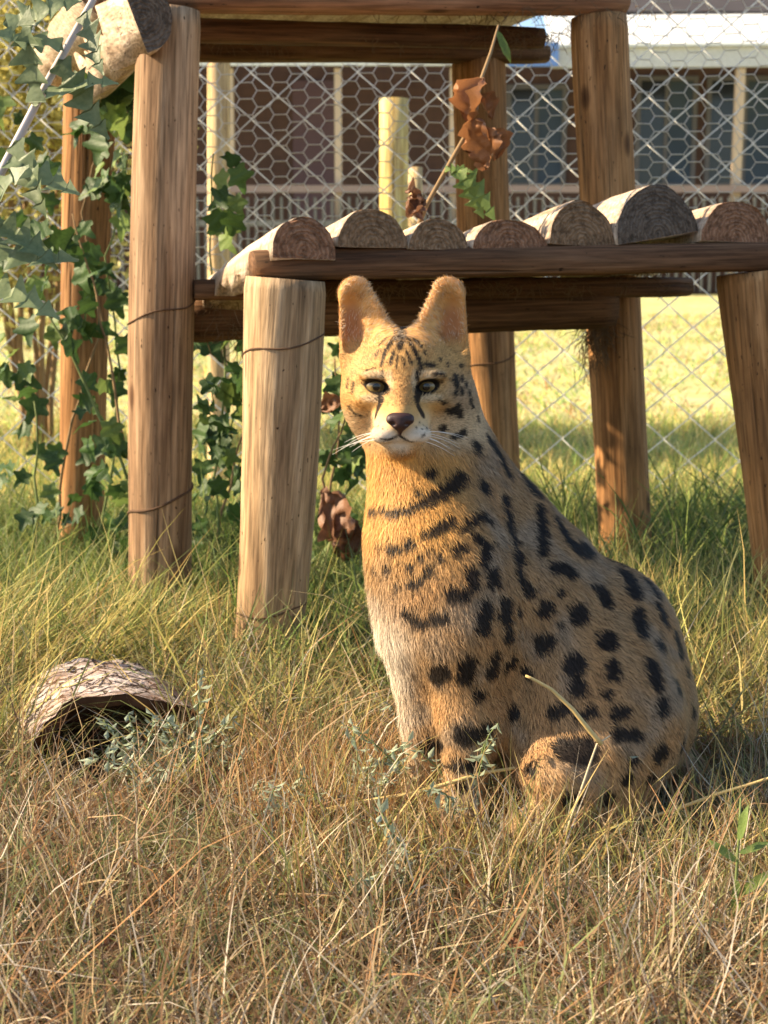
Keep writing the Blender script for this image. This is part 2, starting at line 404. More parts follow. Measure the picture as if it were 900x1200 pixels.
def beam(p0, p1, w_, h_, mat, seed, sq=3.0, name='beam'):
    p0, p1 = Vector(p0), Vector(p1); ax = p1 - p0; L = ax.length; n, m_ = 20, 26
    vs, fs = [], []
    for i in range(m_ + 1):
        z = L * i / m_
        for k in range(n):
            an = 2 * math.pi * (k + .5) / n; c, s = math.cos(an), math.sin(an)
            rr = (abs(c) ** sq + abs(s) ** sq) ** (-1 / sq)
            d = 1 + .10 * mnoise.noise((c * 1.5 + seed * 5, s * 1.5, z * 4)) + .05 * mnoise.noise((c * 4 + seed, s * 4, z * 16))
            if i in (0, m_): d *= .94
            vs.append((c * rr * d * w_ / 2, s * rr * d * h_ / 2, z))
    for i in range(m_):
        for k in range(n): fs.append((i*n+k, i*n+(k+1)%n, (i+1)*n+(k+1)%n, (i+1)*n+k))
    fs.append(tuple(m_*n + k for k in range(n))); fs.append(tuple(range(n))[::-1])
    mb = MB(); mb.add(vs, fs); o = mb.build(name, mat, plat)
    z_ = ax.normalized(); y_ = (Vector((0, 0, 1)) - z_ * z_.z).normalized(); x_ = y_.cross(z_)
    o.matrix_basis = Matrix((( x_.x, y_.x, z_.x, p0.x), (x_.y, y_.y, z_.y, p0.y), (x_.z, y_.z, z_.z, p0.z), (0, 0, 0, 1)))
    return o
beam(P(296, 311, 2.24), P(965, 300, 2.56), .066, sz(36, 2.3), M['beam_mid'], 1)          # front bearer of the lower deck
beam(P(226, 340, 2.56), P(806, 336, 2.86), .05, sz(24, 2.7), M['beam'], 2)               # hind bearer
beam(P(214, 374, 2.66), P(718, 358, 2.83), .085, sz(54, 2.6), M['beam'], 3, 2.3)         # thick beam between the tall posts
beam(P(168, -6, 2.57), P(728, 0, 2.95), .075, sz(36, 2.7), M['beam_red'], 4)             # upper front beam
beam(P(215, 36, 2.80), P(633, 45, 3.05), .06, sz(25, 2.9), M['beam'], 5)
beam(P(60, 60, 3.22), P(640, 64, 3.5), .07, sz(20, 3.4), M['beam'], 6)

def half_log(p, d, L, w_, h_, endmat, seed, roll=0, rag=.0, name='half_log', sag=0):
    """half-round log, its end face at p, running along d"""
    vs, fs, mi = [], [], []; n, m_ = 16, 18
    for i in range(m_ + 1):
        x = L * i / m_; zz = -sag * (x / L) ** 2
        for k in range(n + 1):
            an = math.pi * k / n
            dd = 1 + .07 * mnoise.noise((seed * 9 + math.cos(an) * 1.4, math.sin(an) * 1.4, x * 4)) + .03 * mnoise.noise((seed + math.cos(an) * 5, math.sin(an) * 5, x * 14))
            low = 0
            if k in (0, n): low = rag * (mnoise.noise((seed * 3, x * 26, k)) - .25) * .05
            if i == 0: dd *= .975
            vs.append((x if i else x + .004 * mnoise.noise((an * 3, seed, 1)), math.cos(an) * w_ / 2 * dd, math.sin(an) * h_ * dd + low + zz))
    c = n + 1
    for i in range(m_):
        for k in range(n): fs.append((i*c+k, i*c+k+1, (i+1)*c+k+1, (i+1)*c+k)); mi.append(0)
        fs.append((i*c, (i+1)*c, (i+1)*c+n, i*c+n)); mi.append(0)
    fs.append(tuple(range(c))[::-1]); mi.append(1); fs.append(tuple(m_*c + k for k in range(c))); mi.append(1)
    mb = MB(); mb.v = vs; mb.f = fs; mb.m = mi
    me = mb.mesh(name, [M['log_side'], endmat]); me.polygons.foreach_set('use_smooth', [q == 0 for q in mi])
    o = link(name, me, plat); d = Vector(d).normalized()
    y_ = Vector((0, 0, 1)).cross(d).normalized(); z_ = d.cross(y_)
    R = Matrix(((d.x, y_.x, z_.x), (d.y, y_.y, z_.y), (d.z, y_.z, z_.z))) @ Matrix.Rotation(roll, 3, 'X')
    o.matrix_basis = Matrix.Translation(p) @ R.to_4x4()
    return o
ddir = VV + Vector((0, 0, -.13))
def Yf(px): return 2.235 + (px - 310) / (886 - 310) * .30 - .035
for k, (px, pyb, w_, h_, em, L, roll) in enumerate((
        (356, 294, 76, 40, 'end_red', .50, .03), (437, 287, 84, 42, 'end_tan', .50, 0), (514, 290, 74, 33, 'end_tan', .50, .02),
        (598, 290, 94, 33, 'end_red', .5, 0), (682, 285, 84, 50, 'end_tan', .52, .05), (772, 276, 106, 58, 'end_grey', .56, -.16), (864, 281, 94, 46, 'end_red', .52, .03))):
    Y = Yf(px); half_log(P(px, pyb, Y), ddir, L, sz(w_, Y) * 1.03, sz(h_, Y), M[em], k + 1, roll, 1.0 if k == 0 else .3, sag=.02 if k == 0 else 0)
# upper deck, above the picture, and the two logs showing past the tall post
for k in range(8):
    t = (k + .5) / 8; p = TLt.lerp(RRt, t) + Vector((0, 0, .065)) - VV * .05
    half_log(p, VV, 1.0, .152, .062, M[['end_red', 'end_tan', 'end_grey'][k % 3]], 20 + k)
half_log(P(167, 20, 2.47), VV + Vector((0, 0, -.03)), .8, sz(74, 2.5), sz(34, 2.5), M['end_grey'], 31, rad(70), 1.2)
half_log(P(118, 8, 2.62), VV + Vector((0, 0, -.03)), .7, sz(70, 2.5), sz(34, 2.5), M['end_tan'], 32, rad(40), 1.2)

# thin wires wound round the posts
def wind(seed, p0, p1, r, t0, turns, a0, rise, rr=.0016, bend=.008):
    ax = (p1 - p0); L = ax.length; q = ax.to_track_quat('Z', 'Y'); pts = []
    n = int(turns * 24); bk = q.inverted() @ Vector((0, 1, 0)); a0 = math.atan2(bk.y, bk.x) + .2
    for i in range(n + 1):
        an = a0 + i / 24 * 2 * math.pi; z = L * t0 + rise * (i / 24)
        t = z / L; zz = z + .004 * math.sin(an * 3 + t0 * 9)
        d = 1.012 + mnoise.noise((math.cos(an) * 1.2 + seed * 7, math.sin(an) * 1.2, zz * 2.2)) * .06 + mnoise.noise((math.cos(an) * 5 + seed * 3, math.sin(an) * 5, zz * 2)) * .025
        pts.append(p0 + q @ Vector((bend * math.sin(t * 4 + seed) + math.cos(an) * r * d, bend * math.cos(t * 3.1 + seed * 2) + math.sin(an) * r * d, zz)))
    mb = MB(); mb.tube(pts, rr, 5); mb.build('wire_wrap', M['rust'], plat)
wind(1, FLf, FLt, sz(42.3, 2.24), .22, 1.0, rad(150), .07)
wind(1, FLf, FLt, sz(46, 2.24), .80, 1.0, rad(150), .09)
wind(2, TLf, TLt, sz(38, 2.57), .22, 1.0, rad(160), .12, .0026)
wind(2, TLf, TLt, sz(37, 2.57), .52, 1.0, rad(160), .10)
wind(4, RMf, RMt, sz(30, 3.5), .40, 1.0, rad(150), .06)
# dead grass fibres caught in the joints
FIBM = flat('dead fibre', (.15, .095, .05), .9, .1)
def fibres(c, spread, n, ln, drop=.6, name='fibre_tuft'):
    mb = MB()
    for i in range(n):
        p = Vector(c) + Vector((random.gauss(0, spread[0]), random.gauss(0, spread[1]), random.gauss(0, spread[2])))
        d = Vector((random.gauss(0, 1), random.gauss(0, .6), random.gauss(-drop, .7))).normalized(); pts = [p]
        for k in range(4):
            d = (d + Vector((random.gauss(0, .35), random.gauss(0, .35), random.gauss(-.15, .3)))).normalized(); pts.append(pts[-1] + d * ln * random.uniform(.15, .35))
        mb.tube(pts, [.0008, .0008, .0007, .0006, .0004], 3, cap=False)
    tag(mb.build(name, FIBM, plat), kind='stuff')
fibres(P(697, 385, 2.88), (.016, .012, .035), 240, .05, 1.0)
fibres(P(430, 338, 2.5), (.05, .01, .006), 90, .035)
fibres(P(600, 335, 2.6), (.12, .02, .006), 110, .03)
fibres(P(745, 300, 2.5), (.05, .015, .012), 130, .035)
fibres(P(590, 42, 2.98), (.10, .02, .008), 130, .045)
fibres(P(330, 48, 2.9), (.12, .02, .006), 70, .03)
fibres(P(260, 375, 2.6), (.05, .03, .03), 70, .04)
fibres(P(620, 14, 2.83), (.16, .01, .004), 80, .03)

# ------------------------------------------------------------------ climbing plants, weeds, dry stems
def leaf_mesh(name, mat, kind, seed):
    """leaf in the XY plane, base at the origin, tip at y = 1, folded a little along its rib"""
    rnd = random.Random(seed); out = []
    if kind == 'lobed':                      # five-lobed climber leaf
        prof = [(0, .0), (.22, -.12), (.46, .02), (.40, .20), (.62, .34), (.44, .44), (.40, .56), (.24, .62), (.20, .78), (.0, 1.0)]
    elif kind == 'pinnate':                  # long toothed sow-thistle leaf
        prof = [(.0, 0), (.04, .08), (.16, .12), (.05, .2), (.22, .30), (.08, .36), (.27, .50), (.10, .54), (.24, .70), (.12, .76), (.15, .88), (0, 1)]
    elif kind == 'lance': prof = [(0, 0), (.07, .15), (.13, .4), (.11, .65), (.05, .88), (0, 1)]
    else: prof = [(0, 0), (.3, .08), (.48, .3), (.44, .55), (.26, .8), (0, 1)]
    if kind == 'lobed':
        pts = []
        for i in range(23):                                  # lobes as soft teeth round the stalk
            th = math.pi * i / 22; lob = .5 + .5 * math.cos(th * 5.0); r_ = (.40 + .22 * lob ** 1.5) * (1 - .28 * th / math.pi) * rnd.uniform(.93, 1.07)
            if th < .35: r_ += .16 * (1 - th / .35)
            pts.append((math.sin(th) * r_, .36 + math.cos(th) * r_ * 1.0))
        pts = pts[::-1]; y0 = pts[0][1]; y1 = pts[-1][1]; prof = [(x if 0 < i < 22 else 0, (y - y0) / (y1 - y0)) for i, (x, y) in enumerate(pts)]
    elif kind == 'pinnate':
        prof = []
        for i in range(31):
            t = i / 30; env = .24 * math.sin(math.pi * t ** .75) ** .7 + .01; tooth = (.5 + .5 * math.sin(t * 6.283 * 5.2 - 1.2)) ** .8
            prof.append((env * (.28 + .72 * tooth) * rnd.uniform(.9, 1.1) if 0 < i < 30 else 0, t + .035 * math.cos(t * 6.283 * 5.2)))
        prof[0] = (0, 0); prof[-1] = (0, 1)
    else: prof = [(x * rnd.uniform(.85, 1.15), y + (rnd.uniform(-.03, .03) if 0 < i < len(prof) - 1 else 0)) for i, (x, y) in enumerate(prof)]
    vs, fs = [], []
    def zz(x, y): 
        if kind == 'crumple': return .35 * math.sin(y * 5 + seed) * .5 + .5 * x * x + .16 * math.sin(x * 14 + y * 9 + seed)
        return .22 * abs(x) - .22 * y * y + .04 * math.sin(x * 9 + y * 7 + seed)
    if kind == 'crumple':
        U_, V_ = 11, 17
        for j in range(V_):
            v = j / (V_ - 1); hw = .27 * math.sin(math.pi * min(1, v * .93 + .06)) ** .8
            for i in range(U_):
                u = -1 + 2 * i / (U_ - 1)
                ed = 1 + (.6 * mnoise.noise((v * 6, u * 2, seed * 3.3)) if abs(u) > .9 else 0)
                an = u * 1.5 * (1 + .5 * math.sin(v * 3 + seed)); w_ = hw * ed
                k = .15 * mnoise.noise((u * 2.2 + seed, v * 5, 2)) + .10 * mnoise.noise((u * 4, v * 9, seed))
                vs.append((math.sin(an) * w_ + k * .5, v * (1 - .15 * v) + k * .3, (1 - math.cos(an)) * w_ + k + .12 * math.sin(v * 3.5 + seed)))
        for j in range(V_ - 1):
            for i in range(U_ - 1): a = j * U_ + i; fs.append((a, a + 1, a + U_ + 1, a + U_))
        me = bpy.data.meshes.new(name); me.from_pydata(vs, [], fs); me.materials.append(mat); me.update()
        me.polygons.foreach_set('use_smooth', [True] * len(me.polygons)); return me
    n = len(prof)
    for i, (x, y) in enumerate(prof): vs.append((0, max(y, 0) if 0 < i < n - 1 else y, zz(0, y)))
    for sgn in (1, -1):
        b0 = len(vs)
        for (x, y) in prof: vs.append((sgn * x, y, zz(x, y)))
        for i in range(n - 1):
            q = (i, b0 + i, b0 + i + 1, i + 1)
            fs.append(q if sgn > 0 else q[::-1])
    me = bpy.data.meshes.new(name); me.from_pydata(vs, [], fs); me.materials.append(mat); me.validate(); me.update()
    me.polygons.foreach_set('use_smooth', [True] * len(me.polygons)); return me
LM = {}
for k in range(4): LM['ivy', k] = leaf_mesh('leaf', M['ivy'], 'lobed', k)
for k in range(2): LM['pale', k] = leaf_mesh('leaf', M['ivy_pale'], 'lobed', k + 9)
for k in range(3): LM['thistle', k] = leaf_mesh('leaf', M['thistle'], 'pinnate', k)
for k in range(2): LM['green', k] = leaf_mesh('leaf', M['ivy_pale'], 'pinnate', k + 4)
for k in range(3): LM['dry', k] = leaf_mesh('dry_leaf', M['dryleaf'], 'crumple', k)
for k in range(2): LM['brown', k] = leaf_mesh('dry_leaf', M['brownleaf'], 'crumple', k + 5)
LM['lance', 0] = leaf_mesh('leaf', M['ivy_pale'], 'lance', 2)
def put_leaf(parent, key, p, size, tip, face, name=None):
    me = LM[key]; o = link(name or me.name.split('.')[0], me, parent)
    y_ = Vector(tip).normalized(); z_ = Vector(face); z_ = (z_ - y_ * z_.dot(y_)).normalized(); x_ = y_.cross(z_)
    o.matrix_basis = Matrix.Translation(p) @ Matrix(((x_.x, y_.x, z_.x), (x_.y, y_.y, z_.y), (x_.z, y_.z, z_.z))).to_4x4() @ Matrix.Scale(size, 4)
    return o
def wig(pts, n=5, a=.01):
    pts = [Vector(p) for p in pts]; out = []
    for p, q in zip(pts[:-1], pts[1:]):
        for i in range(n):
            t = i / n; s_ = p.lerp(q, t); out.append(s_ + 1.6 * a * Vector(mnoise.noise_vector(s_ * 14 + Vector((len(pts), a * 900, 0)))))
    return out + [pts[-1]]
def vine(label, stems, spots, nleaf_pale=.12, foot=None):
    r = empty('climbing_vine', foot); tag(r, label, 'vine', )
    for st in stems:
        pts = wig([P(*q) if len(q) == 3 and abs(q[2]) < 50 else q for q in st], 5, .006)
        mb = MB(); mb.tube(pts, [.0038 * (1 - .6 * i / len(pts)) for i in range(len(pts))], 5); mb.build('stem', M['stem_green'] if random.random() < .6 else M['stem_brown'], r)
    for (x, y, sx, sy, Y, n, s0, s1) in spots:
        for i in range(n):
            px, py = x + random.uniform(-sx, sx), y + random.uniform(-sy, sy); Yl = Y + random.uniform(-.12, .12)
            tip = Vector((random.gauss(0, .6), random.gauss(-.1, .4), random.gauss(-.7, .45)))
            face = Vector((random.gauss(-.45, .5), random.gauss(-.7, .4), random.gauss(.5, .4)))
            key = ('pale', random.randrange(2)) if random.random() < nleaf_pale else ('ivy', random.randrange(4))
            put_leaf(r, key, P(px, py, Yl), sz(random.uniform(s0, s1), Yl), tip, face)
    return r
vine('dark green lobed-leaf vine smothering the leaning post behind the tall one', [
      [(60, 660, 3.15), (80, 520, 3.12), (120, 380, 3.1), (95, 250, 3.1), (130, 110, 3.1)],
      [(150, 560, 2.9), (95, 440, 2.9), (60, 380, 2.9), (30, 320, 2.9)], [(150, 540, 2.95), (128, 420, 2.95), (110, 330, 2.95), (85, 250, 2.95)],
      [(110, 660, 3.1), (130, 560, 3.1), (140, 430, 3.1), (125, 300, 3.1), (150, 180, 3.1)], [(40, 670, 3.0), (44, 560, 3.0), (40, 470, 3.0)]],
     [(128, 105, 30, 34, 3.05, 34, 26, 38), (132, 200, 18, 60, 3.05, 24, 22, 36), (45, 190, 50, 80, 3.0, 12, 20, 34), (110, 330, 40, 70, 3.0, 22, 20, 36),
      (60, 420, 62, 50, 3.0, 18, 24, 40), (122, 500, 26, 70, 3.0, 22, 20, 34), (45, 560, 40, 70, 3.0, 16, 18, 30), (122, 610, 32, 50, 3.0, 18, 20, 30), (30, 300, 40, 50, 2.9, 10, 28, 44)],
     .14, foot=(G(80, 665).x, 3.15, 0))
vine('dark green vine rising between the tall post and the short front leg', [
      [(262, 700, 3.0), (252, 560, 3.0), (268, 430, 3.0), (245, 300, 3.0), (250, 180, 3.0)], [(240, 690, 3.0), (262, 600, 3.0), (280, 520, 3.0), (300, 470, 3.0)]],
     [(262, 225, 18, 50, 2.95, 9, 26, 40), (262, 440, 26, 60, 3.0, 26, 22, 40), (258, 540, 24, 60, 3.0, 24, 20, 36), (255, 630, 28, 40, 3.0, 20, 20, 34)],
     .15, foot=(G(250, 700).x, 3.0, 0))
v3 = vine('vine with withered brown leaves rising beside the short front leg', [
      [(395, 690, 2.9), (385, 600, 2.85), (400, 500, 2.85), (392, 420, 2.85)], [(400, 690, 2.9), (376, 560, 2.8), (410, 470, 2.8)]],
     [(400, 430, 22, 40, 2.9, 12, 20, 34), (405, 520, 26, 50, 2.9, 20, 20, 34), (390, 640, 26, 40, 2.9, 18, 20, 34)],
     .2, foot=(G(395, 690).x, 2.9, 0))
put_leaf(v3, ('brown', 0), P(376, 575, 2.7), sz(80, 2.7), (.55, -.1, -.8), (-.3, -1, .2))
put_leaf(v3, ('brown', 1), P(398, 600, 2.7), sz(70, 2.7), (.1, -.1, -1), (.3, -1, .1))
put_leaf(v3, ('brown', 0), P(372, 480, 2.75), sz(40, 2.7), (.9, -.1, .3), (.1, -1, .4))

def sow_thistle():
    Y = 2.0; r = empty('sow_thistle', (P(-190, 800, Y).x, Y, 0)); tag(r, 'tall pale-stemmed thistle with grey-green toothed leaves beside the platform', 'thistle')
    foot = Vector((P(-190, 800, Y).x, Y, -.02))
    pts = [foot, foot.lerp(P(-60, 330, Y), .5) + Vector((-.02, 0, 0)), P(-60, 330, Y), P(8, 188, Y), P(58, 92, Y), P(108, 2, Y), P(150, -90, Y), P(170, -170, Y)]
    mb = MB(); mb.tube(pts, [.008, .0075, .007, .0062, .0056, .005, .004, .003], 8); mb.build('stem', M['stem_pale'], r)
    for (px, py, s, tip, face) in ((44, 125, 105, (-.1, -.3, .9), (-.5, -1, .2)), (52, 110, 85, (.75, -.2, .2), (-.3, -.8, .8)), (8, 190, 95, (.8, -.35, -.25), (-.2, -.8, .7)),
          (-20, 250, 105, (.9, -.3, -.5), (-.2, -.7, .9)), (70, 70, 100, (.5, -.2, -.9), (-.4, -1, .2)), (-40, 300, 130, (.95, -.2, .1), (-.2, -.7, .9)), (75, 60, 90, (-.9, -.3, .35), (0, -.8, .8)),
          (100, 15, 80, (.2, -.5, -.8), (-.5, -1, .1)), (20, 165, 95, (.3, -.4, -.9), (-.5, -1, 0)), (-30, 270, 110, (.5, -.5, .6), (-.3, -.8, .5)), 
          (5, 30, 90, (.8, -.2, .3), (0, -1, .4)), (-30, 330, 110, (.8, -.3, -.2), (-.2, -.7, .9))):
        put_leaf(r, ('thistle', random.randrange(3)), P(px, py, Y - .01), sz(s, Y), tip, face)
sow_thistle()

def dried_weed():
    Y = 2.42; r = empty('dried_weed', P(483, 272, Y)); tag(r, 'withered weed stem with curled orange leaves standing on the half-log deck', 'weed')
    pts = [P(480, 290, Y), P(500, 240, Y), P(525, 195, Y), P(545, 160, Y), P(558, 128, Y), P(563, 95, Y + .05), P(575, 62, Y + .1), P(584, 30, Y + .15)]
    mb = MB(); mb.tube(pts, [.0045, .0042, .004, .004, .0036, .0034, .003, .002], 7); mb.build('stem', M['stem_brown'], r)
    for (px, py, s, tip, face, k) in ((566, 92, 58, (-.30, -.1, -.95), (-.8, -1, 0), 0), (560, 116, 34, (.5, -.3, -.6), (.6, -1, .3), 1), (560, 142, 64, (.12, -.1, -1), (-.5, -1, .1), 2), (566, 150, 46, (.35, -.2, -.9), (.8, -.7, .1), 0)):
        put_leaf(r, ('dry', k), P(px, py, Y - .015), sz(s, Y), tip, face)
    for (px, py, s, tip, face, k) in ((500, 232, 32, (-.9, -.3, .1), (0, -.6, 1), 0), (498, 236, 34, (-.7, -.3, -.6), (-.3, -1, .2), 1), (500, 240, 30, (-.5, -.4, -.2), (.3, -.7, -.6), 0), (488, 225, 28, (.2, -.4, -.9), (-.5, -1, .2), 1)):
        put_leaf(r, ('brown', k), P(px, py, Y - .012), sz(s, Y), tip, face)
    put_leaf(r, ('green', 0), P(532, 196, Y - .01), sz(75, Y), (.75, -.2, -.75), (.2, -1, .5)); put_leaf(r, ('green', 1), P(538, 198, Y - .02), sz(60, Y), (.45, -.2, -1), (-.4, -1, .2))
    put_leaf(r, ('green', 1), P(520, 200, Y - .01), sz(34, Y), (.9, -.2, .1), (0, -.8, .7)); put_leaf(r, ('lance', 0), P(583, 36, Y + .13), sz(40, Y), (.4, -.2, -.9), (0, -1, 0))
dried_weed()

# yellow-leaved bush beyond the fence
def bush(px, py, Y, rx, rz, n, label, mat, ls=.03, seed=1):
    rnd = np.random.default_rng(seed); c = np.array(P(px, py, Y)); zg = float(gz(c[0], Y)); r = empty('bush', (c[0], Y, zg)); tag(r, label, 'bush')
    mb = MB()
    for k in range(7):
        an = k * .9; top = Vector(c) + Vector((math.cos(an) * rx * .6, math.sin(an) * rx * .5, rz * rnd.uniform(-.3, .5)))
        mb.tube(wig([Vector((c[0] + .04 * math.cos(an), Y + .04 * math.sin(an), zg - .05)), Vector((c[0], Y, zg)).lerp(top, .5) + Vector((0, 0, .1)), top], 4, .02), .012, 5)
    mb.build('trunk', M['stem_brown'], r)
    cl = c + rnd.normal(0, .5, (n // 40, 3)) * np.array((rx, rx, rz)); idx = rnd.integers(0, len(cl), n)
    p = cl[idx] + rnd.normal(0, .11, (n, 3)) * np.array((rx, rx, rz)) * 1.4
    a = rnd.normal(0, 1, (n, 3)); a /= np.linalg.norm(a, axis=1)[:, None]; b = np.cross(a, rnd.normal(0, 1, (n, 3))); b /= np.linalg.norm(b, axis=1)[:, None]
    L = (ls * rnd.uniform(.6, 1.3, n))[:, None]
    V = np.stack([p - a * L, p + b * L * .4, p + a * L, p - b * L * .4], 1).reshape(-1, 3)
    o = link('crown', np_mesh('crown', V, np.arange(4 * n), np.full(n, 4, np.int32), mat), r); tag(o, kind='stuff')
bush(25, 70, 5.4, .45, .6, 9000, 'yellow-green sunlit bush beyond the fence, behind the thistle', M['bush'], .028, 1)
bush(-60, 250, 5.2, .5, .45, 3600, 'loose olive bush beyond the fence at the meadow edge', M['bush'], .026, 2)

# weathered hollow log
def hollow_log():
    c = G(128, 886); r = empty('fallen_log', (c.x, c.y, 0)); tag(r, 'short weathered hollow log with flaking grey bark lying in grass', 'log')
    bk, n, b = new_mat('grey bark', .9, .1)
    v = coords(n, (1, 1, 1)); vo = N(n, 'ShaderNodeTexVoronoi', feature='DISTANCE_TO_EDGE'); vo.inputs['Scale'].default_value = 42
    nv = noise(n, v, 30, 4); mv = N(n, 'ShaderNodeVectorMath', operation='MULTIPLY_ADD'); n.links.new(nv, mv.inputs[0]); mv.inputs[1].default_value = (.05, .05, .05); n.links.new(coords(n, (.6, 1, 1)), mv.inputs[2]); n.links.new(mv.outputs[0], vo.inputs['Vector'])
    f = noise(n, v, 60, 5, .65); c1 = ramp(n, f, [(.3, (.22, .16, .13)), (.5, (.46, .38, .34)), (.7, (.66, .59, .55))])
    e = ramp(n, vo.outputs['Distance'], [(.02, (1, 1, 1)), (.09, (0, 0, 0))]); pt = ramp(n, noise(n, v, 14, 3), [(.45, (0, 0, 0)), (.6, (1, 1, 1))])
    c2 = mixc(n, e, c1, (.05, .03, .022)); n.links.new(mixc(n, mixc(n, .5, (0, 0, 0), pt), c2, (.28, .15, .08)), b.inputs['Base Color'])
    sb = N(n, 'ShaderNodeMath', operation='SUBTRACT'); n.links.new(f, sb.inputs[0]); n.links.new(e, sb.inputs[1]); bump(n, b, sb.outputs[0], .9, .006)
    rot = flat('rotten heartwood', (.075, .04, .024), .95, .05, .6, 60)
    ax = Vector((-.34, .94, .02)).normalized(); sd = Vector((ax.y, -ax.x, 0)); L = .20; n_, m_ = 26, 18; R0 = .108
    def shell(i, k, inner):
        t = i / m_; an = math.pi * (-.08 + 1.16 * k / n_)
        d = 1 + .13 * mnoise.noise((math.cos(an) * 2, math.sin(an) * 2, t * 3 + 5)) + .06 * mnoise.noise((math.cos(an) * 7, math.sin(an) * 7, t * 9))
        rr = R0 * d * (.95 - .15 * t) - (.017 + .006 * mnoise.noise((an * 3, t * 6, 8)) if inner else 0)
        x = L * t - (.035 * (1 + mnoise.noise((an * 2.2, 3, 1))) if i == 0 else 0) + .012 * mnoise.noise((an * 6, 1, 4)) * (i == 0)
        return Vector((c.x, c.y, .012)) + ax * (x - .02) + sd * (math.cos(an) * rr * 1.15 + (.03 * max(0, math.cos(an)) ** 3)) + Vector((0, 0, math.sin(an) * rr * .92))
    for inner, nm, mt in ((False, 'bark', bk), (True, 'heartwood', rot)):
        mb = MB(); vs = [shell(i, k, inner) for i in range(m_ + 1) for k in range(n_ + 1)]; fs = []
        for i in range(m_):
            for k in range(n_):
                a = i * (n_ + 1) + k; q = (a, a + 1, a + n_ + 2, a + n_ + 1); fs.append(q[::-1] if inner else q)
        if inner:                                        # broken rim joining the bark to the wood, and the hind end
            b0 = len(vs); vs += [shell(0, k, False) - ax * -.003 for k in range(n_ + 1)]
            fs += [(k, k + 1, b0 + k + 1, b0 + k) for k in range(n_)]
            fs.append(tuple(m_ * (n_ + 1) + k for k in range(n_ + 1)))
            nr = 7; b1 = len(vs)                               # crumbling core, set back from the rim
            for j in range(nr + 1):
                for k in range(n_ + 1):
                    q = shell(3, k, True); ce = Vector((c.x, c.y, .01)) + ax * .02; u = ce.lerp(q, 1 - j / nr)
                    vs.append(u + ax * (.035 * mnoise.noise(u * 38) + .02 * (j / nr)) + Vector((0, 0, .006 * mnoise.noise(u * 70))))
            fs += [(b1 + j * (n_ + 1) + k, b1 + j * (n_ + 1) + k + 1, b1 + (j + 1) * (n_ + 1) + k + 1, b1 + (j + 1) * (n_ + 1) + k) for j in range(nr) for k in range(n_)]
        mb.add(vs, fs); mb.build(nm, mt, r)
hollow_log()

# low sage-coloured weeds in the dry grass
def sage(px, py, n, label, lean, L=.16, seed=0):
    rnd = random.Random(seed); g = G(px, py); r = empty('weed', (g.x, g.y, 0)); tag(r, label, 'weed', None)
    sm_, lf = MB(), MB()
    for i in range(n):
        a = Vector((lean[0] + rnd.gauss(0, .35), lean[1] + rnd.gauss(0, .3), rnd.uniform(.35, .9))).normalized(); p = Vector((g.x, g.y, -.005)) + Vector((rnd.gauss(0, .02), rnd.gauss(0, .02), 0)); pts = [p]
        ln = L * rnd.uniform(.6, 1.15)
        for k in range(9):
            a = (a + Vector((rnd.gauss(0, .14), rnd.gauss(0, .14), -.035))).normalized(); pts.append(pts[-1] + a * ln / 9)
        sm_.tube(pts, [.0015 * (1 - .06 * k) for k in range(10)], 4)
        for k in range(3, 10):
            for j in range(4):
                d = Vector((rnd.gauss(0, 1), rnd.gauss(0, 1), rnd.gauss(-.2, .8))).normalized(); s_ = d.cross(Vector((.3, .2, .9))).normalized(); q = pts[k]; l = rnd.uniform(.010, .021)
                u = d.cross(s_) * l * .15
                lf.add([q, q + d * l * .5 + s_ * l * .2 + u, q + d * l, q + d * l * .5 - s_ * l * .2 + u], [(0, 1, 2), (0, 2, 3)])
    sm_.build('stems', M['stem_green'], r); tag(lf.build('leaves', M['sage'], r), kind='stuff')
sage(560, 975, 9, 'sage-green weed with drooping small leaves before the cat\'s forepaws', (.1, 0), .19, 1)
sage(598, 985, 7, 'sage-green weed with drooping leaves between forepaws and hind foot', (.1, 0), .15, 11)
sage(170, 930, 16, 'pale sage weed sprawling below the hollow log', (.3, 0), .15, 2)
sage(225, 915, 12, 'sage weed sprig at the narrow end of the hollow log', (-.2, 0), .14, 3)
sage(400, 975, 8, 'sage weed crossed by a long yellow straw', (.2, -.1), .14, 4)
sage(300, 985, 6, 'straggling sage weed in dry grass between log and straw', (.4, 0), .12, 6)
sage(480, 930, 5, 'small sage weed standing in rusty dry grass by the paws', (.2, 0), .14, 5)
sage(460, 1060, 5, 'low sage weed in the trampled grass below the straw', (.1, 0), .13, 8)
def stalk(name, pts, rs, mat, label, cat, wob=.003):
    mb = MB(); p = wig(pts, 6, wob); n = len(p); mb.tube(p, [rs * (1 - .5 * i / n) for i in range(n)], 6)
    o = mb.build(name, mat); tag(o, label, cat); return o
stalk('straw', [P(352, 956, 1.52), P(420, 942, 1.52), P(490, 928, 1.52), P(570, 905, 1.53), P(640, 892, 1.54)], .0036, M['straw'], 'long thick yellow straw lying across the grass before the paws', 'straw', .0015)
stalk('straw', [P(705, 872, 1.43), P(672, 832, 1.43), P(645, 808, 1.43), P(616, 792, 1.43)], .0030, M['straw'], 'bent golden straw leaning against the cat\'s hind leg', 'straw', .001)
stalk('straw', [P(665, 975, 1.43), P(690, 900, 1.43), P(700, 872, 1.43), P(715, 862, 1.43)], .0016, M['straw_pale'], 'pale upright straw standing before the cat\'s hind knee', 'straw', .001)
stalk('twig', [P(622, 985, 1.44), P(680, 1008, 1.43), P(740, 1022, 1.42), P(800, 1042, 1.41)], .0026, M['straw_pale'], 'pale dry twig lying below the cat\'s hind foot', 'twig', .002)
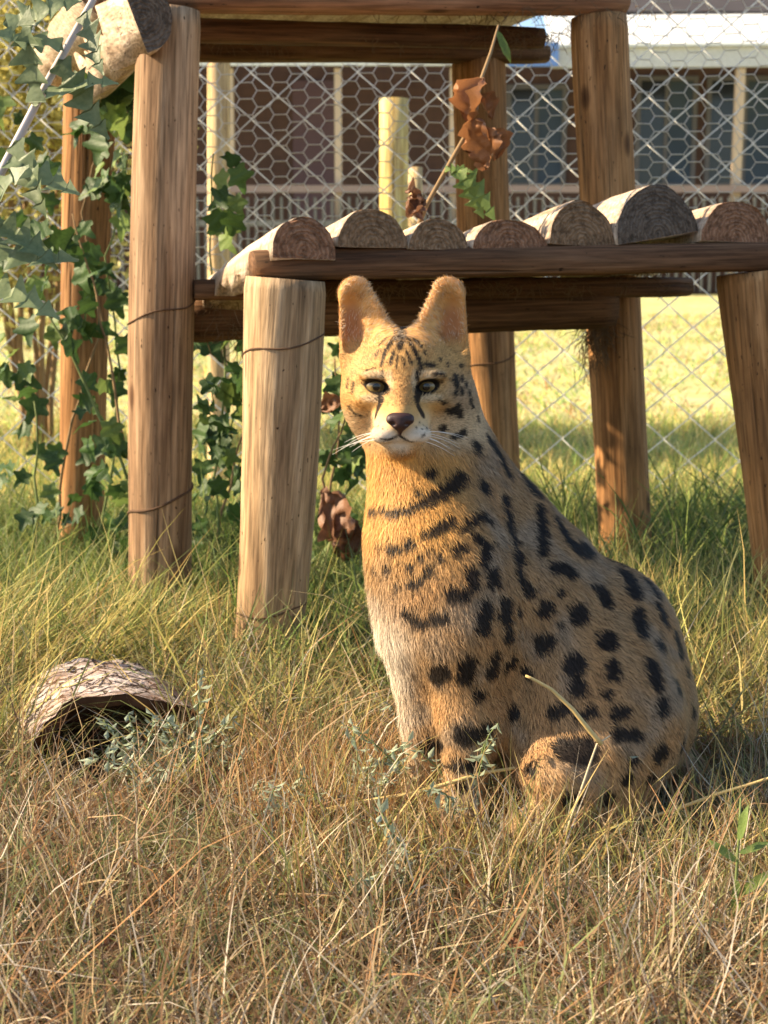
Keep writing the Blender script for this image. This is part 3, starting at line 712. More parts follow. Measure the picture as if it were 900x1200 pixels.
stalk('twig', [P(560, 1120, 1.24), P(680, 1112, 1.24), P(800, 1092, 1.25), P(930, 1065, 1.26)], .0016, M['stem_brown'], 'thin brown twig lying over the trampled litter', 'twig', .002)
stalk('straw', [P(705, 985, 1.5), P(770, 955, 1.5), P(840, 930, 1.5), P(920, 905, 1.5)], .003, M['straw'], 'yellow straw lying behind the narrow-leaved weed', 'straw', .002)
def right_weed():
    g = G(866, 1100); r = empty('weed', (g.x, g.y, 0)); tag(r, 'narrow-leaved green weed on the trampled litter with one rusty leaf', 'weed')
    pts = [Vector((g.x, g.y, -.01)), P(862, 1040, g.y), P(866, 980, g.y), P(868, 935, g.y)]
    mb = MB(); mb.tube(pts, [.002, .0018, .0015, .001], 5); mb.build('stem', M['stem_green'], r)
    for (px, py, s, tip, face) in ((866, 985, 48, (.05, -.2, .9), (-.6, -.8, .2)), (864, 1030, 50, (-.1, -.3, -.9), (-.3, -1, .2)), (864, 1010, 44, (-.7, -.1, .6), (-.3, -.8, .5)), (866, 1000, 40, (.8, -.1, .4), (-.3, -.8, .5)), (864, 1050, 55, (.5, -.3, .6), (0, -1, .5))):
        put_leaf(r, ('lance', 0), P(px, py, g.y - .004), sz(s, g.y), tip, face)
    put_leaf(r, ('dry', 0), P(858, 1082, g.y - .01), sz(40, g.y), (.2, -.3, -.6), (-.2, -1, .4))
right_weed()
# fallen leaves
for i, (px, py, s, k, lab) in enumerate(((165, 868, 42, ('pale', 0), 'pale yellow-green lobed leaf fallen below the hollow log'), (545, 1075, 30, ('dry', 1), 'curled tan leaf on the litter below the straw'), (745, 1090, 26, ('brown', 0), 'small brown curled leaf lying on trampled litter'),
        (610, 1150, 30, ('dry', 2), 'curled orange leaf among the litter by the thin twig'), (120, 1150, 26, ('brown', 1), 'dark brown withered leaf lying in flattened straw'))):
    g = G(px, py); o = put_leaf(None, k, Vector((g.x, g.y, .03)), sz(s, g.y), (random.gauss(0, 1), .3, .35), (-.1, -.5, 1), 'fallen_leaf'); tag(o, lab, 'leaf')

# ------------------------------------------------------------------ serval
def surface_nets(Fv, org, h):
    """quads of the zero surface of a sampled field"""
    S = Fv < 0
    nx, ny, nz = Fv.shape
    cnt = np.zeros((nx - 1, ny - 1, nz - 1), np.int8)
    for a in (0, 1):
        for b in (0, 1):
            for c in (0, 1): cnt += S[a:nx-1+a, b:ny-1+b, c:nz-1+c]
    act = np.argwhere((cnt > 0) & (cnt < 8)); del cnt
    idx = -np.ones((nx - 1, ny - 1, nz - 1), np.int32); idx[act[:, 0], act[:, 1], act[:, 2]] = np.arange(len(act))
    acc = np.zeros((len(act), 3)); num = np.zeros(len(act))
    corners = [(a, b, c) for a in (0, 1) for b in (0, 1) for c in (0, 1)]
    val = {k: Fv[act[:, 0] + k[0], act[:, 1] + k[1], act[:, 2] + k[2]] for k in corners}
    for k in corners:
        for ax in range(3):
            if k[ax] == 0:
                k2 = list(k); k2[ax] = 1; k2 = tuple(k2)
                v0, v1 = val[k], val[k2]; m_ = (v0 < 0) != (v1 < 0)
                t = np.where(m_, v0 / np.where(m_, v0 - v1, 1), 0)
                p = np.zeros((len(act), 3)); p += k; p[:, ax] += t
                acc[m_] += p[m_]; num[m_] += 1
    V = (act + acc / num[:, None]) * h + org
    quads = []
    for ax in range(3):
        sl0 = [slice(None)] * 3; sl1 = [slice(None)] * 3; sl0[ax] = slice(0, -1); sl1[ax] = slice(1, None)
        ch = S[tuple(sl0)] != S[tuple(sl1)]
        e = np.argwhere(ch); b_, c_ = (ax + 1) % 3, (ax + 2) % 3
        dims = (nx, ny, nz)
        e = e[(e[:, b_] > 0) & (e[:, c_] > 0) & (e[:, b_] < dims[b_] - 1) & (e[:, c_] < dims[c_] - 1)]
        ins = S[e[:, 0], e[:, 1], e[:, 2]]
        def cell(db, dc):
            q = e.copy(); q[:, b_] -= db; q[:, c_] -= dc; return idx[q[:, 0], q[:, 1], q[:, 2]]
        q = np.stack([cell(1, 1), cell(0, 1), cell(0, 0), cell(1, 0)], 1)
        q[~ins] = q[~ins][:, ::-1]; quads.append(q)
    return V, np.concatenate(quads)

YC = 1.64; PX = YC / F                      # one photo pixel at the animal is about a millimetre
HD = -.045; HC = P(475, 450, YC + HD); HS = (YC + HD) / F
def q_(px, py, dy=0.): return np.array(P(px, py, YC + dy))
def hd(dx, dep, dz): return np.array(HC) + np.array((dx, dep, dz)) * HS

class Field:
    def __init__(s, lo, hi, h):
        s.lo = np.array(lo, float); s.h = h
        n = np.ceil((np.array(hi) - s.lo) / h).astype(int) + 1
        s.F = np.full(tuple(n), 1.0, np.float32)
    def sub(s, lo, hi):
        a = np.maximum(np.floor((np.array(lo) - s.lo) / s.h).astype(int), 0)
        b = np.minimum(np.ceil((np.array(hi) - s.lo) / s.h).astype(int) + 1, s.F.shape)
        sl = tuple(slice(x, max(y, x)) for x, y in zip(a, b))
        ax = [np.arange(sl[i].start, sl[i].stop, dtype=np.float32) * s.h + s.lo[i] for i in range(3)]
        return sl, np.meshgrid(*ax, indexing='ij', sparse=True)
    def put(s, sl, d, k, op):
        A = s.F[sl]
        if op == 'u':
            hh = np.maximum(k - np.abs(A - d), 0) / k; s.F[sl] = np.minimum(A, d) - hh * hh * k * .25
        else:
            hh = np.maximum(k - np.abs(A + d), 0) / k; s.F[sl] = np.maximum(A, -d) + hh * hh * k * .25
    def cap(s, a, b, r0, r1, k=.03, op='u'):
        a, b = np.array(a), np.array(b); R = max(r0, r1) + k + .004
        sl, (x, y, z) = s.sub(np.minimum(a, b) - R, np.maximum(a, b) + R)
        ba = b - a; L2 = float(ba @ ba) + 1e-12
        t = np.clip(((x - a[0]) * ba[0] + (y - a[1]) * ba[1] + (z - a[2]) * ba[2]) / L2, 0, 1)
        d = np.sqrt((x - a[0] - t * ba[0]) ** 2 + (y - a[1] - t * ba[1]) ** 2 + (z - a[2] - t * ba[2]) ** 2) - (r0 + (r1 - r0) * t)
        s.put(sl, d, k, op)
    def ell(s, c, r, k=.02, op='u', R=None):
        c, r = np.array(c), np.array(r, float); m_ = max(r) + k + .004
        sl, (x, y, z) = s.sub(c - m_, c + m_)
        X, Y, Z = x - c[0], y - c[1], z - c[2]
        if R is not None:
            X, Y, Z = (R[0][0]*X + R[1][0]*Y + R[2][0]*Z), (R[0][1]*X + R[1][1]*Y + R[2][1]*Z), (R[0][2]*X + R[1][2]*Y + R[2][2]*Z)
        k0 = np.sqrt((X / r[0]) ** 2 + (Y / r[1]) ** 2 + (Z / r[2]) ** 2) + 1e-6
        k1 = np.sqrt((X / r[0] ** 2) ** 2 + (Y / r[1] ** 2) ** 2 + (Z / r[2] ** 2) ** 2) + 1e-6
        s.put(sl, k0 * (k0 - 1) / k1, k, op)

def serval_field():
    g = Field((-.13, YC - .24, -.03), (.46, YC + .24, .70), .0022)
    p = PX
    # trunk: chest, shoulders, back, rump
    g.cap(q_(512, 640, -.03), q_(640, 740, .02), 72 * p, 98 * p)
    g.cap(q_(600, 700, .01), q_(706, 812, .05), 96 * p, 106 * p, .04)
    g.ell(q_(722, 842, .06), (92 * p, .115, 96 * p), .04)
    g.ell(q_(710, 744, .05), (86 * p, .10, 86 * p), .04)
    g.ell(q_(512, 690, -.035), (74 * p, .075, 92 * p), .04)          # chest
    g.ell(q_(545, 700, -.085), (50 * p, .045, 78 * p), .04)          # near shoulder
    g.cap(q_(600, 606, .03), q_(646, 650, .035), 30 * p, 38 * p, .04)  # withers
    # neck
    g.cap(hd(8, 38, -20), q_(508, 610, -.02), 56 * p, 74 * p, .04)
    g.cap(hd(18, 62, -10), q_(578, 606, .03), 42 * p, 52 * p, .05)
    # near haunch, knee, hind foot
    R = np.array(Matrix.Rotation(rad(-28), 3, 'Y'))
    g.ell(q_(700, 838, -.055), (98 * p, .075, 112 * p), .035, R=R)
    g.cap(q_(690, 890, -.085), q_(648, 908, -.105), 52 * p, 34 * p, .06)
    g.cap(q_(655, 915, -.13), q_(728, 958, -.08), 30 * p, 30 * p, .03)
    g.cap(q_(725, 972, -.09), q_(628, 972, -.15), 21 * p, 21 * p, .025)
    g.ell(q_(616, 974, -.155), (26 * p, .022, 18 * p), .02)
    # far haunch
    g.ell(q_(690, 850, .13), (85 * p, .06, 95 * p), .03)
    g.cap(q_(640, 900, .15), q_(600, 935, .12), 28 * p, 20 * p, .03)
    g.ell(q_(625, 850, .01), (55 * p, .10, 85 * p), .04)             # belly
    # forelegs
    g.cap(q_(548, 740, -.075), q_(552, 835, -.075), 50 * p, 36 * p, .035)
    g.cap(q_(552, 835, -.075), q_(543, 930, -.085), 35 * p, 25 * p, .02)
    g.ell(q_(536, 955, -.10), (25 * p, .036, 17 * p), .02)
    g.cap(q_(494, 745, -.02), q_(506, 845, -.015), 44 * p, 31 * p, .03)
    g.cap(q_(506, 845, -.015), q_(500, 915, -.02), 30 * p, 23 * p, .02)
    g.ell(q_(492, 935, -.04), (25 * p, .036, 17 * p), .02)
    # tail lying round the far side of the rump
    tl = [q_(790, 880, .08), q_(806, 905, .08), q_(800, 930, .10), q_(750, 935, .17)]
    for a, b in zip(tl[:-1], tl[1:]): g.cap(a, b, 22 * p, 20 * p, .02)
    # head
    s = HS
    g.ell(hd(0, 28, 6), (60 * s, 66 * s, 56 * s), .02)                # skull
    g.ell(hd(0, -8, 14), (46 * s, 40 * s, 38 * s), .02)               # forehead
    for sx in (-1, 1):
        g.ell(hd(sx * 43 - 1, 8, -14), (25 * s, 34 * s, 28 * s), .034)  # cheek
        g.ell(hd(sx * 48 + 5, 36, -26), (24 * s, 32 * s, 38 * s), .03)  # ruff
        g.ell(hd(sx * 29 - 4, -39, 11.6), (19 * s, 13 * s, 7 * s), .010)  # brow
        g.ell(hd(sx * 30 - 4, -34, -16), (21 * s, 14 * s, 9 * s), .014) # below the eye
    g.cap(hd(-3, -34, 12), hd(-6, -76, -30), 19 * s, 13 * s, .014)    # bridge
    g.ell(hd(-5, -42, -41), (32 * s, 36 * s, 24 * s), .016)             # muzzle
    for sx in (-1, 1): g.ell(hd(-6 + sx * 15.5, -66, -52), (19 * s, 16 * s, 12 * s), .008)   # whisker pads
    g.ell(hd(-7, -54, -66), (16 * s, 17 * s, 8 * s), .008)             # chin
    g.cap(hd(-6, 0, -54), hd(-7, -46, -62), 30 * s, 17 * s, .016)       # jaw
    g.cap(hd(-7, -83, -50), hd(-7, -83, -60), 1.4 * s, 1.2 * s, .004, 's')
    for sx in (-1, 1): g.cap(hd(-7, -82, -60.5), hd(-6 + sx * 22, -69, -63), 1.6 * s, 1.2 * s, .004, 's')
    for sx in (-1, 1): g.ell(hd(-4.5 + sx * 28.5, -52, 0), (13.5 * s, 16 * s, 7.2 * s), .003, 's', np.array(Matrix.Rotation(rad(-10 * sx), 3, 'Y')))  # eye openings
    # ears: cups open to the front and a little outwards
    for bx, tx, sx in ((-42, -60, -1), (38, 50, 1)):
        cx = (bx + tx) / 2
        e = Field(tuple(hd(cx - 70, -60, -30)), tuple(hd(cx + 70, 100, 150)), g.h)
        e.cap(hd(bx, 22, 40), hd(tx, 26, 104), 37 * s, 20 * s, .004)
        e.ell(hd(cx - sx * 18, -62, 70), (140 * s, 74 * s, 140 * s), .004, 's')
        e.cap(hd(bx + sx * 18, 12, 44), hd(tx + sx * 5, 18, 88), 13.5 * s, 12.5 * s, .006, 's')
        e.cap(hd(bx + sx * 8, -3, 66), hd(tx - sx * 1, 6, 102), 19 * s, 13 * s, .012, 's')
        lo = e.lo; sl, (x, y, z) = g.sub(lo + g.h, lo + (np.array(e.F.shape) - 2) * g.h)
        i0 = np.round((np.array([x.ravel()[0], y.ravel()[0], z.ravel()[0]]) - lo) / g.h).astype(int)
        off = (np.array([x.ravel()[0], y.ravel()[0], z.ravel()[0]]) - lo) / g.h - i0
        sh = g.F[sl].shape; E = e.F[i0[0]:i0[0]+sh[0], i0[1]:i0[1]+sh[1], i0[2]:i0[2]+sh[2]]
        sl2 = tuple(slice(u.start, u.start + n_) for u, n_ in zip(sl, E.shape))
        g.put(sl2, E, .022, 'u')
    return g
def make_serval():
    g = serval_field()
    V, Q = surface_nets(g.F, g.lo, g.h)
    # normals
    a, b, c, d = (V[Q[:, i]] for i in range(4)); fn = np.cross(c - a, d - b)
    Nn = np.zeros_like(V)
    for i in range(4): np.add.at(Nn, Q[:, i], fn)
    Nn /= np.linalg.norm(Nn, axis=1)[:, None] + 1e-12
    # a smoothing pass
    for it in range(2):
        S = np.zeros_like(V); cn = np.zeros(len(V))
        for i in range(4):
            np.add.at(S, Q[:, i], V[Q[:, (i + 1) % 4]]); np.add.at(cn, Q[:, i], 1)
        V = V * .5 + .5 * S / cn[:, None]
    cam0 = np.array((0, 0, H))
    def unproj(px, py):
        """nearest body point that the pixel ray meets, on the side facing the camera"""
        dd = np.array(P(px, py, 1.0)) - cam0; dd /= np.linalg.norm(dd)
        r = V - cam0; t = r @ dd; off = np.linalg.norm(r - t[:, None] * dd, axis=1)
        ok = (off < .0032) & ((Nn @ dd) < .1)
        if not ok.any(): i = np.argmin(off + 10 * ((Nn @ dd) > .1)); return V[i]
        ii = np.where(ok)[0]; tt = t[ii]; near = ii[tt < tt.min() + .012]
        return V[near[np.argmin(off[near])]]
    # projected px of each vertex, used only to name regions of the body
    r = V - cam0; dep = r[:, 1] * cp - r[:, 2] * sp
    ppx = 450 + F * r[:, 0] / dep; ppy = 600 - F * (r[:, 1] * sp + r[:, 2] * cp) / dep
    h = (V - np.array(HC)) / HS; hx, hy, hz = h[:, 0], h[:, 1], h[:, 2]
    head = np.clip((hz + 82) / 20, 0, 1) * np.clip((95 - hy) / 25, 0, 1) * np.clip((110 - np.abs(hx)) / 15, 0, 1)
    def sm(x, a, b): t = np.clip((x - a) / (b - a), 0, 1); return t * t * (3 - 2 * t)
    def mix(A, B, t): return A * (1 - t[:, None]) + np.array(B) * t[:, None]
    nz_ = np.array([mnoise.noise(Vector(v) * 26) for v in V]); nz2 = np.array([mnoise.noise(Vector(v) * 90) for v in V])
    C = np.tile(np.array((.45, .275, .13)), (len(V), 1))                       # buff flank
    C = mix(C, (.50, .27, .105), sm(nz_, .0, .5) * .45)                          # tawny streaks
    C = mix(C, (.36, .28, .20), sm(nz_, -.05, -.5) * .6)                          # greyer patches
    neckf = sm(V[:, 2], .30, .38) * sm(-V[:, 0], -.125, -.06)
    C = mix(C, (.62, .335, .095), neckf * .9)                                     # golden neck and breast
    wch = sm(-V[:, 0], -.05, -.005) * sm(-V[:, 2], -.32, -.24)
    C = mix(C, (.74, .65, .52), wch * .9)                                        # pale chest and inner legs
    C = mix(C, (.52, .38, .22), sm(-V[:, 2], -.12, -.05) * .4)
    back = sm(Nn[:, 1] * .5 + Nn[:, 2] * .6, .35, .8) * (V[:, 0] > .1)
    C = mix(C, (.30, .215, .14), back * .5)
    # head colours
    C = mix(C, (.54, .315, .115), head)
    ear = sm(hz, 40, 58) * head * (hy < 70)
    C = mix(C, (.64, .36, .13), ear)
    C = mix(C, (.34, .25, .165), sm(hx, 30, 62) * head * sm(-hz, -30, 10) * .8)  # right side of the face darkened, its shade painted into the coat
    cheek = head * sm(-hz, 22, 42); C = mix(C, (.62, .47, .29), cheek * .7)
    def blob(x, y, rx, ry, zmax=20): return np.clip(1.25 - ((hx - x) / rx) ** 2 - ((hz - y) / ry) ** 2, 0, 1) * (hy < zmax) * head
    for x, y, rx, ry in ((-24, -55, 19, 11), (14, -54, 21, 12), (-7, -68, 15, 7)): C = mix(C, (.64, .54, .42), blob(x, y, rx, ry, -30))
    for x, y, rx, ry in ((-37, -13, 15, 5), (28, -13, 15, 5), (-35, 14, 17, 5), (28, 14, 17, 5), (-18, 6, 4, 14), (9, 6, 4, 14)): C = mix(C, (.68, .52, .32), blob(x, y, rx, ry) * .75)
    C = mix(C, (.46, .255, .095), blob(-5, -2, 12, 26) * .8)                     # brown bridge
    # inner ear skin
    for cx in (-62, 55): C = mix(C, (.36, .12, .055), np.clip(1.3 - ((hx - cx) / 15) ** 2 - ((hz - 62) / 34) ** 2, 0, 1) * (Nn[:, 1] < .2) * ear * .7)
    backear = sm(Nn[:, 1], .15, .5) * sm(hz, 50, 60) * head
    C = mix(C, (.03, .025, .02), backear * .9)
    # markings and a little painted shade: strokes of (px, py, radius) laid on the coat
    ST = [[(436,600,4),(453,599,4),(474,601,5),(489,595,4),(507,586,6),(525,573,8),(538,561,8)], [(503,553,6)], [(491,577,4)],
      [(497,628,4),(512,620,6),(526,612,6)], [(480,638,5)], [(456,642,4),(470,643,4)], [(537,620,4),(550,614,5),(565,605,5)], [(573,613,4)],
      [(492,652,4)], [(516,653,5)], [(532,645,5),(541,643,5)], [(559,633,6)], [(506,647,3)], [(569,641,6),(565,657,6)], [(577,671,7),(577,683,7)], [(553,673,6),(553,686,6)],
      [(504,669,6)], [(483,664,4)], [(456,666,4)], [(466,683,4)], [(480,682,4),(492,681,5)], [(530,697,7),(541,696,7)],
      [(474,713,5),(486,722,6),(498,727,6)], [(507,724,6),(519,723,6)], [(567,712,7),(565,738,7)], [(591,706,7),(592,729,7)], [(608,718,4)],
      [(602,633,5),(604,660,5),(609,682,4)], [(619,692,7)], [(566,571,8)], [(590,587,7)], [(594,604,6),(596,622,6)],
      [(573,517,5),(585,535,6),(596,558,5)], [(559,527,6)], [(614,563,8),(626,578,9)], [(631,595,6),(634,620,7),(633,650,5)],
      [(650,610,5),(660,628,7),(667,640,6)], [(676,646,10),(688,646,9)], [(648,666,6),(666,672,7)], [(703,695,9),(708,706,9)], [(731,675,9),(740,695,10)],
      [(676,720,11)], [(638,714,9)], [(635,754,10)], [(709,752,11)], [(746,720,9),(748,741,9)], [(772,757,8)], [(770,712,6),(778,730,7)], [(755,683,6),(768,700,6)],
      [(712,652,6),(730,665,6)], [(791,745,6),(797,765,7)], [(671,779,11)], [(714,781,8),(717,793,7)], [(710,815,6)], [(674,806,9)], [(762,783,9),(767,800,9)],
      [(794,806,9)], [(776,830,9)], [(806,790,6)], [(812,835,7)], [(716,838,6),(730,833,6)], [(648,836,7),(660,828,7)], [(676,840,6),(692,834,6)],
      [(723,860,7),(742,861,7)], [(664,878,13),(682,880,14)], [(774,884,10)], [(801,876,8)], [(793,913,10)], [(764,916,7)], [(767,940,8)], [(735,915,8)], [(740,893,6)],
      [(625,903,7)], [(670,943,10)], [(712,940,8)], [(508,795,9),(520,785,9)], [(543,795,8),(548,775,8)], [(561,815,7)], [(575,790,6),(582,770,6)],
      [(500,877,9),(515,870,9)], [(543,861,10),(552,861,9)], [(569,852,8)], [(596,747,8)], [(617,790,6)], [(600,837,8)], [(598,780,8)],  # last strokes, behind the foreleg, paint the inner shade dark
      [(533,900,7),(552,898,7)], [(540,925,6)], [(610,660,4)], [(580,640,3)], [(470,655,3)], [(445,640,4)], [(440,665,4)], [(520,640,3)], [(690,690,4)], [(655,695,5)], [(655,735,4)]]
    FS = [[(448,458,3),(447,472,2.8),(440,490,2)], [(490,457,4),(488,471,4.6),(495,487,3.2)], [(469,384,5),(470,397,5)], [(469,400,3.5),(468,412,2)],
      [(458,404,2),(452,416,2)], [(480,404,2),(487,416,2)], [(462,414,1.6),(458,428,1.6)], [(476,414,1.6),(482,428,1.6)], [(452,398,1.8),(445,406,1.6)], [(486,398,1.8),(494,408,1.6)],
      [(466,418,1.2),(465,432,1.2)], [(455,408,1.5),(450,422,1.2)], [(484,410,1.5),(490,424,1.2)], [(461,396,1.8),(456,406,1.6)], [(478,396,1.8),(483,408,1.6)], [(446,412,1.2),(441,420,1.2)], [(496,414,1.4),(502,420,1.2)], [(448,436,1.2),(450,446,1.2)], [(489,436,1.6),(489,446,1.8)], [(426,452,1),(434,446,1)], [(473,420,1.2),(475,432,1.2)], [(450,420,1.6),(446,430,1.4)], [(490,422,2),(494,434,2)], [(430,436,1.6),(440,432,1.6)], [(500,428,2.4),(507,430,2)],
      [(508,441,1.6),(520,441,1.6),(530,446,1.4)], [(534,443,3.5),(535,452,3.5)], [(541,446,3)], [(546,452,3)], [(541,460,3.5)], [(533,462,3)], [(550,462,3)], [(551,472,3)],
      [(529,484,3.2),(536,478,3.2)], [(538,486,4)], [(524,482,2.5)], [(518,503,3.5)], [(531,514,2.5),(543,507,3)], [(415,450,1.8),(414,460,1.6)], [(408,446,1.6),(407,456,1.6)],
      [(411,478,1.6),(417,486,1.5)], [(420,486,1.2),(426,490,1.2)], [(422,440,1.6)], [(515,470,1.6),(520,474,1.6)], [(525,428,2)], [(515,423,2)], [(540,430,2.2)],
      [(560,492,3)], [(554,478,2.5)], [(468,504,1.2),(468,511,1.2),(456,517,1.1),(446,516,1.0)], [(468,511,1.2),(482,518,1.1),(497,512,1.2),(500,502,1.0)], [(492,497,1.0)], [(497,499,1.0)], [(488,502,1.0)], [(494,504,1.0)], [(448,503,.9)], [(444,500,.9)]]
    W = np.zeros(len(V))
    def paint(strokes, soft, wob, gain, up):
        nonlocal W
        jit = np.clip(nz2, -1, 1) * wob
        for st in strokes:
            pts = [(unproj(x - up * .25, y - up), r_ * gain * PX) for x, y, r_ in st]
            if len(pts) == 1: pts = pts * 2
            for (a_, ra), (b_, rb) in zip(pts[:-1], pts[1:]):
                lo = np.minimum(a_, b_) - .02; hi = np.maximum(a_, b_) + .02
                ii = np.where(((V > lo) & (V < hi)).all(1))[0]
                if not len(ii): continue
                v = V[ii]; ba = b_ - a_; t = np.clip(((v - a_) @ ba) / (ba @ ba + 1e-12), 0, 1)
                dd = np.linalg.norm(v - a_ - t[:, None] * ba, axis=1) - (ra + (rb - ra) * t) + jit[ii]
                W[ii] = np.maximum(W[ii], 1 - sm(dd, -soft, soft * .6))
    paint(ST, .0016, .003, 1.33, 4); paint(FS, .0012, .001, 1.6, 1)
    # the far flank carries spots of its own
    far = np.where((Nn[:, 1] > .35) & (V[:, 0] > .03) & (V[:, 2] < .42))[0]
    rr_ = np.random.default_rng(3)
    if len(far):
        chosen = []
        for i in rr_.permutation(far)[:4000]:
            if all(np.linalg.norm(V[i] - V[j]) > .034 for j in chosen): chosen.append(i)
        for j in chosen: W = np.maximum(W, 1 - sm(np.linalg.norm(V - V[j], axis=1) + nz2 * .0025, .008, .0105))
    C = mix(C, (.014, .012, .012), W * .96)
    # dark eye rims
    for sx in (-1, 1):
        ex, ez = hx - (-4.5 + sx * 28.5), hz
        rim = np.sqrt((ex / 14.2) ** 2 + ((ez + ex * .17 * sx * -1) / 8.6) ** 2)
        C = mix(C, (.015, .012, .010), (1 - sm(rim, 1.0, 1.22)) * (hy < -15) * head)
    C *= (1 + .16 * nz2)[:, None]
    root = empty('serval', (float(q_(650, 950)[0]), YC, 0))
    tag(root, 'spotted golden wild cat sitting upright in dry grass beside the platform', 'serval')
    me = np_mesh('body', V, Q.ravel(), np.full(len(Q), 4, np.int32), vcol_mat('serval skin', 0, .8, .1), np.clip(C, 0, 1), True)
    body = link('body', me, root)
    # eyes, nose, whiskers
    em, n, b = new_mat('amber eye', .22, .5)
    b.inputs['Coat Weight'].default_value = .25; b.inputs['Coat Roughness'].default_value = .12
    tc = N(n, 'ShaderNodeTexCoord'); sx_ = N(n, 'ShaderNodeSeparateXYZ'); n.links.new(tc.outputs['Object'], sx_.inputs[0])
    cx = N(n, 'ShaderNodeCombineXYZ'); n.links.new(sx_.outputs['X'], cx.inputs['X']); n.links.new(sx_.outputs['Z'], cx.inputs['Y'])
    ln = N(n, 'ShaderNodeVectorMath', operation='LENGTH'); n.links.new(cx.outputs[0], ln.inputs[0])
    mu = N(n, 'ShaderNodeMath', operation='MULTIPLY'); n.links.new(ln.outputs['Value'], mu.inputs[0]); mu.inputs[1].default_value = 1 / (14 * HS)
    n.links.new(ramp(n, mu.outputs[0], [(.0, (.006, .005, .004)), (.27, (.008, .006, .004)), (.33, (.13, .085, .028)), (.58, (.21, .145, .055)), (.84, (.10, .065, .022)), (.93, (.012, .009, .007))]), b.inputs['Base Color'])
    for sx in (-1, 1):
        bm = bmesh.new(); bmesh.ops.create_uvsphere(bm, u_segments=32, v_segments=20, radius=14 * HS)
        me = bpy.data.meshes.new('eye'); bm.to_mesh(me); bm.free(); me.materials.append(em)
        for f_ in me.polygons: f_.use_smooth = True
        o = link('eye', me, root); o.location = hd(-4.5 + sx * 28.5, -29.5, -.5); o.rotation_euler = (0, 0, rad(-3))
    nm, n, b = new_mat('nose skin', .5, .35); f = noise(n, coords(n, (1, 1, 1)), 900, 3)
    n.links.new(mixc(n, f, (.022, .010, .009), (.06, .026, .023)), b.inputs['Base Color']); bump(n, b, f, .5, .0006)
    ng = Field(tuple(hd(-40, -110, -75)), tuple(hd(28, -50, -15)), .0007)
    ng.ell(hd(-7, -84, -31), (15 * HS, 9.5 * HS, 6 * HS), .004); ng.ell(hd(-7, -86, -37), (11 * HS, 8.5 * HS, 8 * HS), .004)
    ng.cap(hd(-7, -87, -40), hd(-7, -84, -50), 4.2 * HS, 1.6 * HS, .005)
    for sx in (-1, 1): ng.ell(hd(-7 + sx * 10.5, -86, -34), (5 * HS, 6 * HS, 4.5 * HS), .003); ng.ell(hd(-7 + sx * 8.5, -94, -38), (3.4 * HS, 4 * HS, 2.0 * HS), .002, 's')
    nv, nq = surface_nets(ng.F, ng.lo, ng.h)
    link('nose', np_mesh('nose', nv, nq.ravel(), np.full(len(nq), 4, np.int32), nm, smooth=True), root)
    wm = flat('white whisker', (.80, .76, .68), .4, .4, .05); wb = MB()
    for sx in (-1, 1):
        for k in range(7):
            p0 = Vector(hd(-6 + sx * (17 + k % 3 * 4), -76 + (k % 3) * 5, -49 - (k // 3) * 4)); L = random.uniform(.035, .062)
            d = Vector((sx, .15 + random.uniform(-.1, .3), random.uniform(-.25, .12))).normalized(); pts = []
            for i in range(7): t = i / 6; pts.append(p0 + d * L * t + Vector((0, .012 * t * t, -.014 * t * t)))
            wb.tube(pts, [.0005 * (1 - .8 * i / 6) for i in range(7)], 4, cap=False)
    tag(wb.build('whiskers', wm, root), kind='stuff')
    # coat
    nst = 320000
    A = np.linalg.norm(fn, axis=1); A *= 1 + 1.2 * head[Q[:, 0]]
    fi = np.random.default_rng(5).choice(len(Q), nst, p=A / A.sum()); w4 = rng.dirichlet(np.ones(4), nst)
    vi = Q[fi]; root_p = (V[vi] * w4[..., None]).sum(1); nn = (Nn[vi] * w4[..., None]).sum(1); nn /= np.linalg.norm(nn, axis=1)[:, None]
    near = vi[np.arange(nst), w4.argmax(1)]; col = C[near]; hd_ = head[near]; earh = ear[near]
    hx_, hy_, hz_ = h[near, 0], h[near, 1], h[near, 2]
    hroot = (root_p - np.array(HC)) / HS
    # keep the eyes and nose clear
    keep = np.ones(nst, bool)
    for sx in (-1, 1): keep &= ~((((hroot[:, 0] - (-4.5 + sx * 28.5)) / 14.5) ** 2 + ((hroot[:, 2]) / 8.8) ** 2 < 1.05) & (hroot[:, 1] < -10))
    keep &= ~((((hroot[:, 0] + 7) / 16) ** 2 + ((hroot[:, 2] + 38) / 13) ** 2 < 1) & (hroot[:, 1] < -68))
    keep &= root_p[:, 2] > -.01
    flow = np.stack([.25 + .5 * sm(root_p[:, 0], .0, .25), np.full(nst, .1), np.full(nst, -1.)], 1)
    hflow = np.stack([hroot[:, 0] * .018 + .08, .3 + 0 * hroot[:, 0], (hroot[:, 2] + 40) * .012], 1)    # away from the nose
    eflow = np.stack([-np.sign(hroot[:, 0] + 4) * .5, np.full(nst, -.3), .7 + 0 * hroot[:, 0]], 1)
    fl = flow * (1 - hd_[:, None]) + hflow * hd_[:, None]; fl = fl * (1 - earh[:, None]) + eflow * earh[:, None]
    fl += rng.normal(0, .28, (nst, 3))
    fl -= nn * (fl * nn).sum(1)[:, None]; fl /= np.linalg.norm(fl, axis=1)[:, None] + 1e-9
    muz = ((hroot[:, 1] < -40) & (hroot[:, 2] < -20)) * hd_
    Ls = .0125 * (1 - hd_) + 0.0060 * hd_; Ls *= (1 - .5 * muz); Ls *= (1 + .6 * earh)
    br = (1 - hd_) * sm(-root_p[:, 0], -.07, .01) * sm(-root_p[:, 2], -.36, -.28); Ls *= 1 + .9 * br
    Ls *= 1 - .45 * (1 - hd_) * sm(-root_p[:, 2], -.14, -.06)
    Ls *= rng.uniform(.6, 1.25, nst)
